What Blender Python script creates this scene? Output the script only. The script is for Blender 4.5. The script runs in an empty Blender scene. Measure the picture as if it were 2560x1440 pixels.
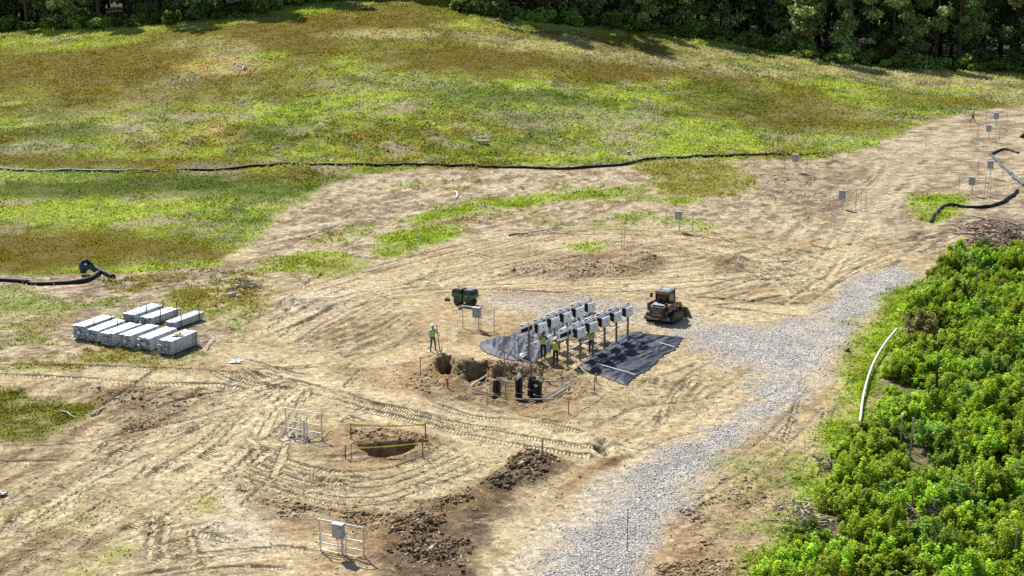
import bpy, bmesh, math, random
import numpy as np
from mathutils import Vector, Matrix

# ------------------------------------------------------------------ camera, sky, sun, exposure
scene = bpy.context.scene
CAM_H = 29.0
PITCH = math.atan(1020.0 / 4000.0)
FPX = 4000.0
cam_d = bpy.data.cameras.new("camera")
cam_d.sensor_width = 36.0
cam_d.lens = 36.0 * FPX / 2560.0
cam_d.clip_start = 0.5
cam_d.clip_end = 6000.0
cam = bpy.data.objects.new("camera", cam_d)
scene.collection.objects.link(cam)
cam.location = (0, 0, CAM_H)
cam.rotation_euler = (math.pi / 2 - PITCH, 0, 0)
scene.camera = cam

SUN_EL = math.radians(47)
SUN_AZ = math.radians(-30)            # measured from +Y, negative is to the left
sun_vec = Vector((math.sin(SUN_AZ) * math.cos(SUN_EL), math.cos(SUN_AZ) * math.cos(SUN_EL), math.sin(SUN_EL)))
world = bpy.data.worlds.new("World")
scene.world = world
world.use_nodes = True
wn = world.node_tree
for n in list(wn.nodes):
    wn.nodes.remove(n)
sky_n = wn.nodes.new("ShaderNodeTexSky")
sky_n.sky_type = 'NISHITA'
sky_n.sun_disc = False
sky_n.sun_elevation = SUN_EL
sky_n.sun_rotation = SUN_AZ
sky_n.altitude = 100
bg = wn.nodes.new("ShaderNodeBackground")
bg.inputs["Strength"].default_value = 0.085
wo = wn.nodes.new("ShaderNodeOutputWorld")
wn.links.new(sky_n.outputs[0], bg.inputs[0])
wn.links.new(bg.outputs[0], wo.inputs[0])
sun_d = bpy.data.lights.new("sun", 'SUN')
sun_d.energy = 5.0
sun_d.angle = math.radians(0.53)
sun_d.color = (1.0, 0.965, 0.91)
sun = bpy.data.objects.new("sun", sun_d)
scene.collection.objects.link(sun)
sun.rotation_euler = sun_vec.to_track_quat('Z', 'Y').to_euler()
sun.location = (-30, 100, 60)
scene.view_settings.view_transform = 'Standard'
scene.view_settings.look = 'None'
scene.view_settings.exposure = 0.66
scene.view_settings.gamma = 1.0
scene.cycles.max_bounces = 5
scene.cycles.transparent_max_bounces = 6
scene.cycles.use_denoising = False

rng = np.random.default_rng(7)
random.seed(7)
COL = scene.collection
GAIN = 1.75                            # display value of a sunlit surface over its albedo


def lin(c):
    c = np.asarray(c, float) / 255.0
    return np.where(c <= 0.04045, c / 12.92, ((c + 0.055) / 1.055) ** 2.4)


def T(r, g, b):
    """albedo of a surface that shows as this sRGB colour in full sun"""
    return np.clip(lin((r, g, b)) / GAIN, 0, 0.8)


# ------------------------------------------------------------------ terrain shape
def sstep(a, b, x):
    t = np.clip((x - a) / (b - a), 0, 1)
    return t * t * (3 - 2 * t)


def hash2(ix, iy, seed):
    n = (ix.astype(np.int64) * 374761393 + iy.astype(np.int64) * 668265263 + seed * 974711) & 0xFFFFFFFF
    n = ((n ^ (n >> 13)) * 1274126177) & 0xFFFFFFFF
    n = n ^ (n >> 16)
    return (n & 0xFFFF) / 65535.0


def vnoise(x, y, seed=0):
    ix = np.floor(x); iy = np.floor(y)
    fx = x - ix; fy = y - iy
    fx = fx * fx * (3 - 2 * fx); fy = fy * fy * (3 - 2 * fy)
    a = hash2(ix, iy, seed); b = hash2(ix + 1, iy, seed)
    c = hash2(ix, iy + 1, seed); d = hash2(ix + 1, iy + 1, seed)
    return (a * (1 - fx) + b * fx) * (1 - fy) + (c * (1 - fx) + d * fx) * fy


def fbm(x, y, scale, octaves=4, seed=0, gain=0.55):
    """0..1 fractal noise, features about `scale` metres"""
    x = np.asarray(x, float) / scale; y = np.asarray(y, float) / scale
    s = 0; amp = 1; tot = 0
    for o in range(octaves):
        ca, sa = math.cos(0.7 * o + seed), math.sin(0.7 * o + seed)
        s = s + amp * vnoise(x * ca - y * sa + 17.3 * o, x * sa + y * ca - 9.1 * o, seed * 31 + o)
        tot += amp; amp *= gain; x = x * 2.03; y = y * 2.03
    return s / tot


def base_h(x, y):
    x = np.asarray(x, float); y = np.asarray(y, float)
    sg = np.where(x < -17, 78.0, 58.0)
    hill = 10.4 * np.exp(-((x + 17) / sg) ** 2) * sstep(140, 262, y)
    roll = 0.9 * (fbm(x, y, 45, 2, 3) - 0.5) * sstep(110, 170, y) * (1 - 0.5 * sstep(230, 270, y))
    near = 0.5 * (fbm(x, y, 14, 2, 5) - 0.5)
    # low bank under the curving track above the gravel, and the spoil bank
    return hill + roll + near


CP, SP = math.cos(PITCH), math.sin(PITCH)


def ray(px, py):
    dx = (px - 1280.0) / FPX; dv = (py - 720.0) / FPX
    d = np.array([dx, CP - dv * SP, -SP - dv * CP])
    return d / np.linalg.norm(d)


_atc = {}


def at(px, py, dz=0.0):
    """ground point seen at a photo pixel (2560x1440)"""
    k = (px, py)
    if k not in _atc:
        d = ray(px, py)
        t = np.concatenate([np.arange(40, 700, 0.5)])
        X = d[0] * t; Y = d[1] * t; Z = CAM_H + d[2] * t
        H = base_h(X, Y)
        below = np.nonzero(Z < H)[0]
        i = below[0] if len(below) else len(t) - 1
        lo, hi = t[max(i - 1, 0)], t[i]
        for _ in range(14):
            m = 0.5 * (lo + hi)
            if CAM_H + d[2] * m < float(base_h(d[0] * m, d[1] * m)):
                hi = m
            else:
                lo = m
        _atc[k] = (d[0] * hi, d[1] * hi)
    return np.array(_atc[k])


def W(pts):
    return np.array([at(*p) for p in pts])


def smooth_line(P, n=8):
    P = np.asarray(P, float)
    Q = np.vstack([2 * P[0] - P[1], P, 2 * P[-1] - P[-2]])
    out = []
    for i in range(1, len(Q) - 2):
        p0, p1, p2, p3 = Q[i - 1], Q[i], Q[i + 1], Q[i + 2]
        for k in range(n):
            t = k / n
            out.append(0.5 * ((2 * p1) + (-p0 + p2) * t + (2 * p0 - 5 * p1 + 4 * p2 - p3) * t * t + (-p0 + 3 * p1 - 3 * p2 + p3) * t ** 3))
    out.append(P[-1])
    return np.array(out)


# ------------------------------------------------------------------ the ground grid
def axis_from(core0, core1, step, grow_lo, lim_lo, grow_hi, lim_hi):
    a = list(np.arange(core0, core1, step))
    s = step; v = a[-1]
    while v < lim_hi:
        s = s * grow_hi; v += s; a.append(v)
    s = step; v = a[0]; lo = []
    while v > lim_lo:
        s = s * grow_lo; v -= s; lo.append(v)
    return np.array(lo[::-1] + a)


gx = axis_from(-24, 24, 0.15, 1.03, -1500, 1.03, 1500)
gy = axis_from(61, 112, 0.15, 1.25, -600, 1.0095, 330)
ext = []; s = 4.0; v = gy[-1]
while v < 3000:
    s *= 1.3; v += s; ext.append(v)
gy = np.concatenate([gy, ext])
NX, NY = len(gx), len(gy)
GX, GY = np.meshgrid(gx, gy)
X = GX.ravel(); Y = GY.ravel()
Z = base_h(X, Y)
NV = len(X)
print("ground verts", NV, NX, NY)


def seg_dist(P, idx, closed=False):
    """distance, arclength and signed side of the vertices idx from polyline P"""
    x = X[idx]; y = Y[idx]
    best = np.full(len(idx), 1e9); arc = np.zeros(len(idx)); side = np.zeros(len(idx))
    L = 0.0
    n = len(P)
    for i in range(n if closed else n - 1):
        a = P[i]; b = P[(i + 1) % n]
        d = b - a; l = math.hypot(*d)
        if l < 1e-6:
            continue
        t = np.clip(((x - a[0]) * d[0] + (y - a[1]) * d[1]) / (l * l), 0, 1)
        ex = x - (a[0] + t * d[0]); ey = y - (a[1] + t * d[1])
        dd = np.hypot(ex, ey)
        m = dd < best
        best[m] = dd[m]; arc[m] = L + t[m] * l
        side[m] = np.sign(d[0] * ey - d[1] * ex)[m]
        L += l
    return best, arc, side, L


def near_idx(P, margin):
    return np.nonzero((X > P[:, 0].min() - margin) & (X < P[:, 0].max() + margin) &
                      (Y > P[:, 1].min() - margin) & (Y < P[:, 1].max() + margin))[0]


def inside(P, x, y):
    c = np.zeros(len(x), bool)
    n = len(P)
    for i in range(n):
        x1, y1 = P[i]; x2, y2 = P[(i + 1) % n]
        if y1 == y2:
            continue
        m = ((y1 > y) != (y2 > y)) & (x < (x2 - x1) * (y - y1) / (y2 - y1) + x1)
        c ^= m
    return c


N_BIG = fbm(X, Y, 4.0, 4, 11)
N_MID = fbm(X, Y, 1.3, 4, 12)
N_FINE = fbm(X, Y, 0.45, 3, 13)
N_FIELD = fbm(X, Y, 16.0, 5, 14)
N_FIELD2 = fbm(X, Y, 7.0, 4, 15)


def poly_mask(px, soft=0.5, ragged=1.2, margin=4.0):
    """0..1 mask of a polygon given in photo pixels, with a ragged edge; returns (idx, mask)"""
    P = W(px)
    idx = near_idx(P, margin)
    d, _, _, _ = seg_dist(P, idx, True)
    sd = np.where(inside(P, X[idx], Y[idx]), d, -d)
    sd = sd + ragged * 2.2 * (N_BIG[idx] * 0.5 + N_MID[idx] * 0.5 - 0.5)
    return idx, sstep(-soft, soft, sd)


def ell_mask(cx, cy, rx, ry, soft=0.45):
    c = at(cx, cy)
    a = at(cx + rx, cy); b = at(cx, cy - ry); b2 = at(cx, cy + ry)
    wx = abs(a[0] - c[0]); wy = 0.5 * abs(b[1] - b2[1])
    m = max(wx, wy) * 1.8
    idx = np.nonzero((abs(X - c[0]) < wx * 1.9) & (abs(Y - c[1]) < wy * 1.9))[0]
    r = np.hypot((X[idx] - c[0]) / wx, (Y[idx] - c[1]) / wy)
    r = r + 0.9 * (N_FIELD2[idx] - 0.5) + 0.9 * (N_BIG[idx] - 0.5)
    return idx, 1 - sstep(1 - soft, 1 + soft, r)


C = np.zeros((NV, 3))                 # albedo
GRAV = np.zeros(NV)                   # gravel cover
GRASS = np.zeros(NV)                  # grass cover
ROUGH = np.ones(NV) * 0.6             # cloddiness
LUGM = np.zeros(NV); LUGS = np.zeros(NV)


def blend(idx, m, col):
    C[idx] = C[idx] * (1 - m[:, None]) + np.asarray(col)[None, :] * m[:, None] if np.ndim(col) == 1 else C[idx] * (1 - m[:, None]) + col * m[:, None]


def mixc(a, b, t):
    return np.asarray(a)[None, :] * (1 - t[:, None]) + np.asarray(b)[None, :] * t[:, None]


# base: tan subsoil, cloudy
t1 = sstep(0.36, 0.66, N_BIG); t2 = sstep(0.35, 0.7, N_MID)
C[:] = mixc(T(230, 207, 160), T(204, 176, 128), t1)
tt = sstep(0.50, 0.70, fbm(X, Y, 2.6, 5, 21, .65)) * 0.7
C[:] = C * (1 - tt[:, None]) + T(166, 134, 92)[None] * tt[:, None]
tt = t2 * 0.35
C[:] = C * (1 - tt[:, None]) + T(240, 222, 184)[None] * tt[:, None]
# straw-strewn pinkish ground in the upper middle and left
for pg, k in (([(560, 700), (640, 600), (760, 500), (880, 430), (1400, 420), (2050, 395), (2350, 270), (2750, 255), (2700, 640), (2100, 600), (1900, 580), (1500, 560), (1100, 610), (860, 690), (700, 720)], 0.92),
              ([(-150, 640), (640, 660), (660, 740), (500, 900), (200, 930), (-150, 930)], 0.9),
              ([(-150, 960), (300, 1000), (420, 1130), (380, 1300), (500, 1450), (-150, 1500)], 0.6)):
    idx, m = poly_mask(pg, 1.2, 2.5)
    t = sstep(0.35, 0.68, 0.5 * N_MID[idx] + 0.5 * N_FINE[idx])
    col = mixc(T(230, 210, 170), T(166, 144, 108), t)
    blend(idx, m * k, col)
    ROUGH[idx] = np.maximum(ROUGH[idx], 0.8 * m)

# ------------------------------------------------------------------ dark, freshly dug soil
DARK = []
for pg, k, col, rg in (
        ([(940, 1420), (960, 1340), (1060, 1270), (1180, 1210), (1300, 1140), (1390, 1130), (1410, 1165), (1330, 1230), (1260, 1310), (1200, 1400), (1150, 1500), (940, 1500)], 0.92, (128, 106, 80), 1.6),
        ([(860, 1210), (1100, 1250), (1230, 1180), (1260, 1260), (1100, 1330), (900, 1400), (850, 1330)], 0.45, (170, 138, 100), 1.5),
        ([(1010, 905), (1090, 880), (1200, 900), (1400, 910), (1480, 935), (1500, 985), (1400, 1020), (1250, 1030), (1060, 1000), (1000, 960)], 0.55, (172, 140, 102), 1.5),
        ([(1290, 620), (1560, 640), (1680, 640), (1660, 690), (1400, 700), (1230, 690)], 0.6, (166, 132, 98), 1.5),
        ([(1760, 640), (1860, 650), (1850, 680), (1780, 690)], 0.7, (150, 122, 92), 1.0),
        ([(850, 1060), (1100, 1080), (1090, 1150), (860, 1150)], 0.6, (160, 126, 90), 0.9),
        ([(700, 1060), (850, 1090), (870, 1160), (720, 1140)], 0.5, (176, 148, 112), 0.9),
        ([(200, 960), (560, 970), (640, 1010), (420, 1110), (280, 1080), (240, 1010)], 0.55, (160, 130, 98), 1.6),
        ([(540, 1180), (760, 1220), (880, 1260), (760, 1310), (620, 1290)], 0.6, (160, 130, 94), 1.4),
        ([(1480, 1090), (1550, 1120), (1540, 1160), (1490, 1130)], 0.8, (130, 98, 66), 0.6),
        ([(2080, 600), (2300, 600), (2380, 560), (2560, 570), (2600, 640), (2380, 640), (2200, 640)], 0.35, (170, 138, 104), 1.4),
        ([(2370, 650), (2400, 600), (2460, 560), (2600, 560), (2600, 660), (2450, 660)], 0.9, (120, 94, 78), 1.0),
        ([(1700, 1250), (1850, 1150), (2010, 1150), (1990, 1260), (1860, 1460), (1600, 1460)], 0.55, (206, 170, 132), 1.6),
        ([(300, 660), (560, 640), (660, 660), (560, 700), (300, 730), (120, 790)], 0.5, (160, 134, 104), 1.0),
        ([(1850, 410), (2080, 420), (2250, 500), (2380, 560), (2100, 540), (1900, 500)], 0.4, (176, 150, 122), 1.6)):
    idx, m = poly_mask(pg, 0.8, rg)
    v = sstep(0.3, 0.75, N_MID[idx])
    c = mixc(T(*col) * 0.82, np.minimum(T(*col) * 1.35, 0.8), v)
    blend(idx, m * k, c)
    ROUGH[idx] = np.maximum(ROUGH[idx], m * (1.0 + 0.9 * k))
    DARK.append((idx, m * k))
# streaks left by blading and driving: brown and pale bands along the direction of travel
def streaks(pg, p, q, k, along=7.0, across=.55, seed=0, brown=(150, 118, 84)):
    idx, m = poly_mask(pg, 1.5, 2.0)
    a, b = at(*p), at(*q); d = (b - a) / np.linalg.norm(b - a)
    u = X[idx] * d[0] + Y[idx] * d[1]; v = -X[idx] * d[1] + Y[idx] * d[0]
    v = v + 1.2 * (fbm(X[idx], Y[idx], 9, 2, seed + 3) - .5)
    n_ = fbm(u / along, v / across, 1.0, 4, seed + 120)
    w_ = m * k * sstep(.52, .68, n_); blend(idx, w_, T(*brown))
    w_ = m * k * sstep(.46, .32, n_) if False else m * k * (1 - sstep(.32, .46, n_)); blend(idx, w_ * .8, T(244, 226, 188))
    Z[idx] += m * k * .10 * (n_ - .5)


streaks([(-100, 960), (640, 960), (760, 1000), (640, 1130), (420, 1300), (200, 1470), (-100, 1470)], (150, 1330), (760, 940), .75, seed=1)
streaks([(560, 930), (1050, 960), (1540, 1100), (1540, 1160), (1100, 1100), (700, 1010)], (640, 925), (1480, 1120), .5, seed=2)
streaks([(560, 1100), (860, 1170), (1160, 1130), (1260, 1200), (960, 1290), (700, 1280), (520, 1200)], (680, 1180), (1000, 1215), .6, seed=3)
streaks([(640, 860), (900, 720), (1200, 620), (1500, 560), (1900, 580), (2080, 680), (2060, 780), (1700, 740), (1300, 740), (1100, 720), (900, 900)], (900, 720), (1500, 640), .6, seed=4)
streaks([(1900, 780), (2060, 660), (2250, 590), (2600, 540), (2600, 640), (2300, 660), (2100, 730)], (2040, 720), (2420, 590), .55, seed=5)
streaks([(1450, 1120), (1700, 1000), (1850, 880), (2000, 980), (1800, 1060), (1560, 1210), (1330, 1450), (1200, 1450)], (1500, 1160), (1800, 960), .45, seed=6)
streaks([(1640, 1330), (1900, 1060), (2120, 960), (2080, 1110), (1960, 1270), (1850, 1460), (1600, 1460)], (1690, 1260), (2040, 1010), .5, seed=7)
streaks([(1900, 600), (2080, 440), (2300, 330), (2560, 290), (2600, 540), (2200, 590)], (2040, 640), (2400, 340), .8, along=6, across=.8, seed=8, brown=(158, 133, 106))
streaks([(-100, 700), (640, 660), (700, 740), (420, 790), (-100, 900)], (20, 800), (520, 690), .65, seed=9, brown=(146, 120, 92))
streaks([(640, 620), (860, 480), (1300, 440), (1560, 440), (1500, 560), (1100, 610), (860, 690)], (760, 600), (1400, 460), .8, seed=10, brown=(158, 136, 110))
streaks([(380, 1300), (860, 1300), (860, 1470), (300, 1470)], (380, 1420), (800, 1370), .5, seed=11)
# grey-brown litter flecks over the straw-strewn ground
for pg in ([(560, 700), (640, 600), (760, 500), (880, 430), (1400, 420), (2050, 395), (2350, 270), (2750, 255), (2700, 600), (2100, 600), (1900, 580), (1500, 560), (1100, 610), (860, 690)], [(-150, 690), (640, 660), (660, 740), (500, 900), (200, 930), (-150, 930)]):
    idx, m = poly_mask(pg, 1.2, 2.0)
    n_ = fbm(X[idx], Y[idx], .9, 3, 151, .75)
    blend(idx, .75 * m * sstep(.56, .66, n_), T(138, 117, 92))
    blend(idx, .6 * m * (1 - sstep(.34, .44, n_)), T(240, 224, 192))
# pale chalky patches
for pg in ([(500, 1290), (640, 1290), (690, 1360), (560, 1400), (480, 1360)], [(690, 1070), (780, 1080), (800, 1110), (700, 1110)],
           [(700, 750), (800, 715), (900, 725), (880, 770), (760, 790), (690, 780)], [(540, 1200), (620, 1240), (640, 1290), (560, 1280)],
           [(1290, 1370), (1480, 1210), (1600, 1150), (1690, 1120), (1560, 1240), (1440, 1370), (1380, 1460), (1250, 1460)]):
    idx, m = poly_mask(pg, 0.7, 1.2)
    blend(idx, m * 0.6, T(236, 224, 200))

# ------------------------------------------------------------------ machine tracks: ruts with berms; lugs drawn in relief by the shader
TRACKS = []


NTR = [0]


def track(px, w=0.42, depth=0.07, lug=1.0, pale=0.5, pair=None, dark=0.35, brk=0.6):
    P = smooth_line(W(px), 6)
    lines = [P]
    if pair:
        d = np.gradient(P, axis=0)
        nrm = np.stack([-d[:, 1], d[:, 0]], 1) / (np.linalg.norm(d, axis=1)[:, None] + 1e-9)
        lines = [P + nrm * pair / 2, P - nrm * pair / 2]
    NTR[0] += 1
    lk = 0.8 + 0.5 * ((NTR[0] * 0.618) % 1.0)
    w = w * (0.85 + 0.4 * ((NTR[0] * 0.382) % 1.0))
    for Q in lines:
        idx = near_idx(Q, w + 0.9)
        if not len(idx):
            continue
        dist, arc, side, L = seg_dist(Q, idx)
        ok = (arc > 0.02) & (arc < L - 0.02)
        fade = sstep(0, 1.5, arc) * sstep(0, 1.5, L - arc) * ok
        br = brk + (1 - brk) * sstep(0.36, 0.58, fbm(X[idx], Y[idx], 2.6, 3, 41))
        fade = fade * br
        wn_ = dist + 0.10 * (N_MID[idx] - 0.5)
        rut = (1 - sstep(w * 0.40, w * 0.80, wn_)) * fade
        berm = np.exp(-((wn_ - w * 0.72) / 0.13) ** 2) * fade
        Z[idx] += -depth * .8 * rut + depth * 0.28 * berm
        C[idx] = C[idx] * (1 - (pale * rut)[:, None]) + T(244, 224, 178)[None] * (pale * rut)[:, None]
        C[idx] *= 1 - (dark * .6 * berm * sstep(.4, .6, N_FINE[idx]))[:, None]
        ROUGH[idx] *= 1 - 0.5 * rut
        GRASS[idx] *= 1 - 0.9 * rut
        if lug > 0:
            s_ = rut > 0.3
            LUGM[idx[s_]] = lug * rut[s_]
            LUGS[idx[s_]] = arc[s_] * lk + 0.35 * dist[s_] * side[s_] + 0.10 * N_BIG[idx[s_]]


def ruts_block(px_a, px_b, n, w=0.2, depth=0.06, **k):
    """n thin grooves spread between two guide lines"""
    A = np.array(px_a, float); B = np.array(px_b, float)
    for i in range(n):
        t = i / (n - 1)
        t += 0.2 / n * math.sin(i * 2.3)
        jit = np.array([[random.uniform(-14, 14), random.uniform(-3, 3)] for _ in A])
        P = A * (1 - t) + B * t + jit
        track([tuple(np.round(p, 1)) for p in P], w=w, depth=depth, lug=0, **k)


# broad worn lanes under the single prints
def lane(px, w=2.6, pale=.5):
    track(px, w=w, depth=.03, lug=0, pale=pale, dark=.0, brk=.55)


lane([(-60, 925), (200, 932), (420, 942), (620, 955), (760, 985)])
lane([(600, 930), (860, 985), (1060, 1045), (1280, 1085), (1480, 1120), (1560, 1150)], 3.0, .6)
lane([(1500, 1150), (1660, 1090), (1800, 1020), (1900, 960)], 3.2, .35)
lane([(560, 1110), (700, 1180), (840, 1225), (960, 1222), (1080, 1195), (1190, 1130)], 3.4, .45)
lane([(120, 1330), (330, 1210), (500, 1110), (620, 1010), (760, 940)], 4.2, .55)
lane([(620, 1060), (640, 990), (720, 930), (860, 850)], 2.6, .4)
lane([(640, 860), (760, 790), (900, 735), (1120, 685), (1330, 640), (1470, 600), (1640, 600), (1800, 630), (1960, 680), (2040, 740)], 3.2, .5)
lane([(1100, 715), (1330, 715), (1600, 705), (1850, 690), (2040, 690), (2200, 640), (2420, 595), (2600, 565)], 3.0, .5)
lane([(2040, 700), (2140, 560), (2200, 460), (2300, 380), (2420, 330)], 3.4, .4)
lane([(1720, 750), (1850, 760), (1960, 775), (2060, 775)], 2.4, .45)
lane([(380, 1430), (520, 1390), (700, 1370), (840, 1390)], 2.6, .35)
# long tracks from the left, through the middle, past the tape and to the road
track([(-60, 912), (200, 915), (420, 922), (620, 935), (760, 958)], pale=0.7)
track([(-60, 934), (160, 944), (380, 958), (560, 962), (660, 985), (760, 1020)], pale=0.75, depth=0.09)
track([(640, 925), (860, 985), (1060, 1045), (1280, 1085), (1480, 1120), (1540, 1140)], pale=0.8, depth=0.09)
track([(560, 935), (760, 980), (960, 1035), (1160, 1085), (1340, 1120), (1520, 1150)], pale=0.7)
track([(820, 990), (1000, 1020), (1160, 1060), (1300, 1075)], pale=0.7, depth=0.08)
track([(1050, 1000), (1180, 1040), (1340, 1055), (1480, 1085)], pale=0.5)
# arcs below the small pit
for dy, k in ((0, 0.5), (22, 0.7), (40, 0.6), (62, 0.75), (80, 0.5)):
    track([(600 - dy, 1080 + dy), (700, 1145 + dy), (840, 1180 + dy), (960, 1175 + dy * 1.05), (1060, 1145 + dy), (1130 + dy * 1.4, 1100 + dy * 0.7)], w=0.34, pale=k, depth=0.07, lug=0.7)
ruts_block([(700, 1150), (850, 1180), (1000, 1170)], [(720, 1215), (860, 1240), (1010, 1225)], 6, w=0.16, depth=0.04, pale=0.3)
# lower left sweep
for i, (dx, dy) in enumerate(((0, 0), (48, 14), (150, 18), (-95, -2), (172, 46), (-190, -26), (285, 50))):
    track([(150 + dx, 1330 + dy), (330 + dx, 1210 + dy), (500 + dx * 0.7, 1110 + dy), (620 + dx * 0.4, 1010 + dy * 0.5), (760 + dx * 0.1, 940 + dy * 0.2)], w=0.38, pale=0.55 if i % 2 else 0.7, depth=0.05, lug=0.35 if i % 3 else .8, brk=.3, dark=.25)
track([(-60, 1120), (160, 1115), (330, 1085), (480, 1050), (640, 1005)], pale=0.55, depth=0.07, lug=0.5)
track([(-60, 1155), (200, 1150), (400, 1105), (560, 1050)], pale=0.45, depth=0.06, lug=0.5)
track([(370, 1425), (380, 1340), (392, 1270)], w=0.3, pale=0.5, lug=0.3)
track([(410, 1440), (412, 1350), (425, 1270)], w=0.3, pale=0.5, lug=0.3)
track([(480, 1440), (486, 1380), (470, 1310)], w=0.3, pale=0.5, lug=0.3)
track([(330, 1420), (480, 1390), (700, 1370), (820, 1385)], w=0.4, pale=0.5, lug=0.6)
track([(340, 1460), (560, 1420), (760, 1425)], w=0.4, pale=0.5, lug=0.6)
# upper curving tracks
track([(620, 850), (760, 790), (900, 740), (1120, 690), (1330, 650), (1470, 615), (1640, 612), (1800, 640), (1960, 690), (2030, 740)], pale=0.55, pair=1.5, lug=0.5)
track([(760, 730), (980, 665), (1200, 610), (1400, 570), (1540, 565)], pale=0.5, pair=1.4, lug=0.6, depth=0.06)
track([(1180, 640), (1370, 590), (1560, 580), (1760, 600), (1930, 635), (2050, 690)], pale=0.65, pair=1.5, lug=0.5)
track([(1460, 600), (1680, 625), (1850, 660), (1990, 720)], pale=0.55, pair=1.4, lug=0.5)
track([(1100, 720), (1330, 715), (1600, 705), (1850, 690), (2040, 690), (2200, 640)], pale=0.6, pair=1.5, lug=0.4, depth=0.06)
track([(700, 870), (800, 800), (960, 735), (1130, 715)], pale=0.5, pair=1.5, lug=0.5)
track([(1230, 722), (1400, 733), (1560, 730), (1640, 725)], pale=0.7, lug=1.0, depth=0.08)
track([(1715, 742), (1840, 750), (1960, 760), (2060, 757)], pale=0.75, lug=1.2, depth=0.10, w=0.5)
track([(1760, 765), (1850, 773), (1960, 788), (2040, 792)], pale=0.6, lug=1.1, depth=0.09, w=0.5)
track([(2020, 745), (2130, 665), (2260, 615), (2420, 590), (2600, 565)], pale=0.55, pair=1.6, lug=0.4)
track([(1980, 770), (2100, 690), (2220, 640), (2400, 600)], pale=0.5, pair=1.6, lug=0.4)
track([(2040, 700), (2140, 560), (2200, 460), (2300, 380), (2420, 330)], pale=0.45, pair=1.6, lug=0.2, depth=0.05)
track([(1930, 700), (2050, 730), (2090, 760), (2020, 790)], pale=0.45, lug=0.4)
# swirls around the tarp and road
track([(1640, 1060), (1690, 985), (1740, 930), (1800, 905)], pale=0.6, lug=0.8, w=0.5)
track([(1590, 980), (1640, 945), (1700, 930), (1770, 900)], pale=0.5, lug=1.0, w=0.45)
track([(1650, 1080), (1665, 1010), (1700, 960), (1760, 930)], pale=0.5, lug=0.2, w=0.3, depth=0.08)
track([(1480, 1080), (1600, 1020), (1760, 1000), (1850, 950)], pale=0.4, lug=0.4)
track([(1500, 1160), (1660, 1090), (1800, 1060), (1930, 1010), (2030, 960)], pale=0.4, lug=0.3, pair=1.5, depth=0.05)
track([(1690, 1260), (1820, 1180), (1930, 1120), (2040, 1010)], pale=0.4, lug=0.3, pair=1.5, depth=0.05)
# short overlapping passes: turning and spinning marks
rt = random.Random(77)
for (cx, cy, rx, ry, ang, n_) in ((520, 1060, 330, 110, -.62, 26), (250, 1200, 250, 130, -.6, 22), (640, 930, 120, 40, .15, 10), (900, 1200, 220, 60, .1, 10), (1600, 640, 420, 60, .08, 20), (1250, 680, 260, 50, -.25, 12), (1950, 700, 160, 60, -.4, 14), (1720, 1000, 140, 70, -.9, 12), (2250, 610, 200, 40, -.3, 12),
                                  (1100, 1080, 260, 40, .22, 10), (560, 1380, 230, 60, -.1, 16), (860, 760, 180, 60, -.45, 12), (1980, 1100, 120, 100, -1.0, 10), (2250, 480, 200, 110, -.75, 14), (780, 560, 120, 70, -.5, 8), (300, 720, 260, 30, -.22, 8)):
    for _ in range(n_):
        x_ = cx + rt.uniform(-rx, rx); y_ = cy + rt.uniform(-ry, ry); a_ = ang + rt.gauss(0, .22); L_ = rt.uniform(50, 150); bnd = rt.gauss(0, 12)
        track([(round(x_ - L_ * math.cos(a_)), round(y_ - L_ * math.sin(a_) * .8)), (round(x_), round(y_ + bnd * .5)), (round(x_ + L_ * math.cos(a_)), round(y_ + L_ * math.sin(a_) * .8))], w=rt.uniform(.18, .46), depth=rt.uniform(.04, .09), lug=rt.choice((0, 0, .5, .9)), pale=rt.uniform(.15, .6), dark=rt.uniform(.3, .8), brk=.1)
# ridged slope left of the worker, combed by a machine
ruts_block([(700, 870), (860, 800), (985, 735)], [(860, 905), (1000, 865), (1080, 820)], 15, w=0.2, depth=0.10, pale=0.25, dark=0.6)
ruts_block([(690, 770), (800, 745), (930, 730)], [(690, 800), (800, 790), (960, 750)], 5, w=0.16, depth=0.05, pale=0.1, dark=0.5)
# old dark ruts by the stacks
for dy in (0, 14, 30, 52):
    track([(20, 800 + dy), (180, 745 + dy), (340, 712 + dy * 0.6), (520, 690 + dy * 0.4), (660, 668 + dy * 0.3)], w=0.3, pale=0.1, lug=0.0, depth=0.09, dark=0.55)
track([(-40, 840), (120, 790), (260, 740)], pale=0.4, lug=0, w=0.4)
track([(560, 850), (640, 800), (740, 760)], pale=0.3, lug=0.2, w=0.4)
ruts_block([(900, 520), (1100, 500), (1300, 480)], [(820, 580), (1050, 560), (1300, 540)], 6, w=0.25, depth=0.05, pale=0.1, dark=0.4)

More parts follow.
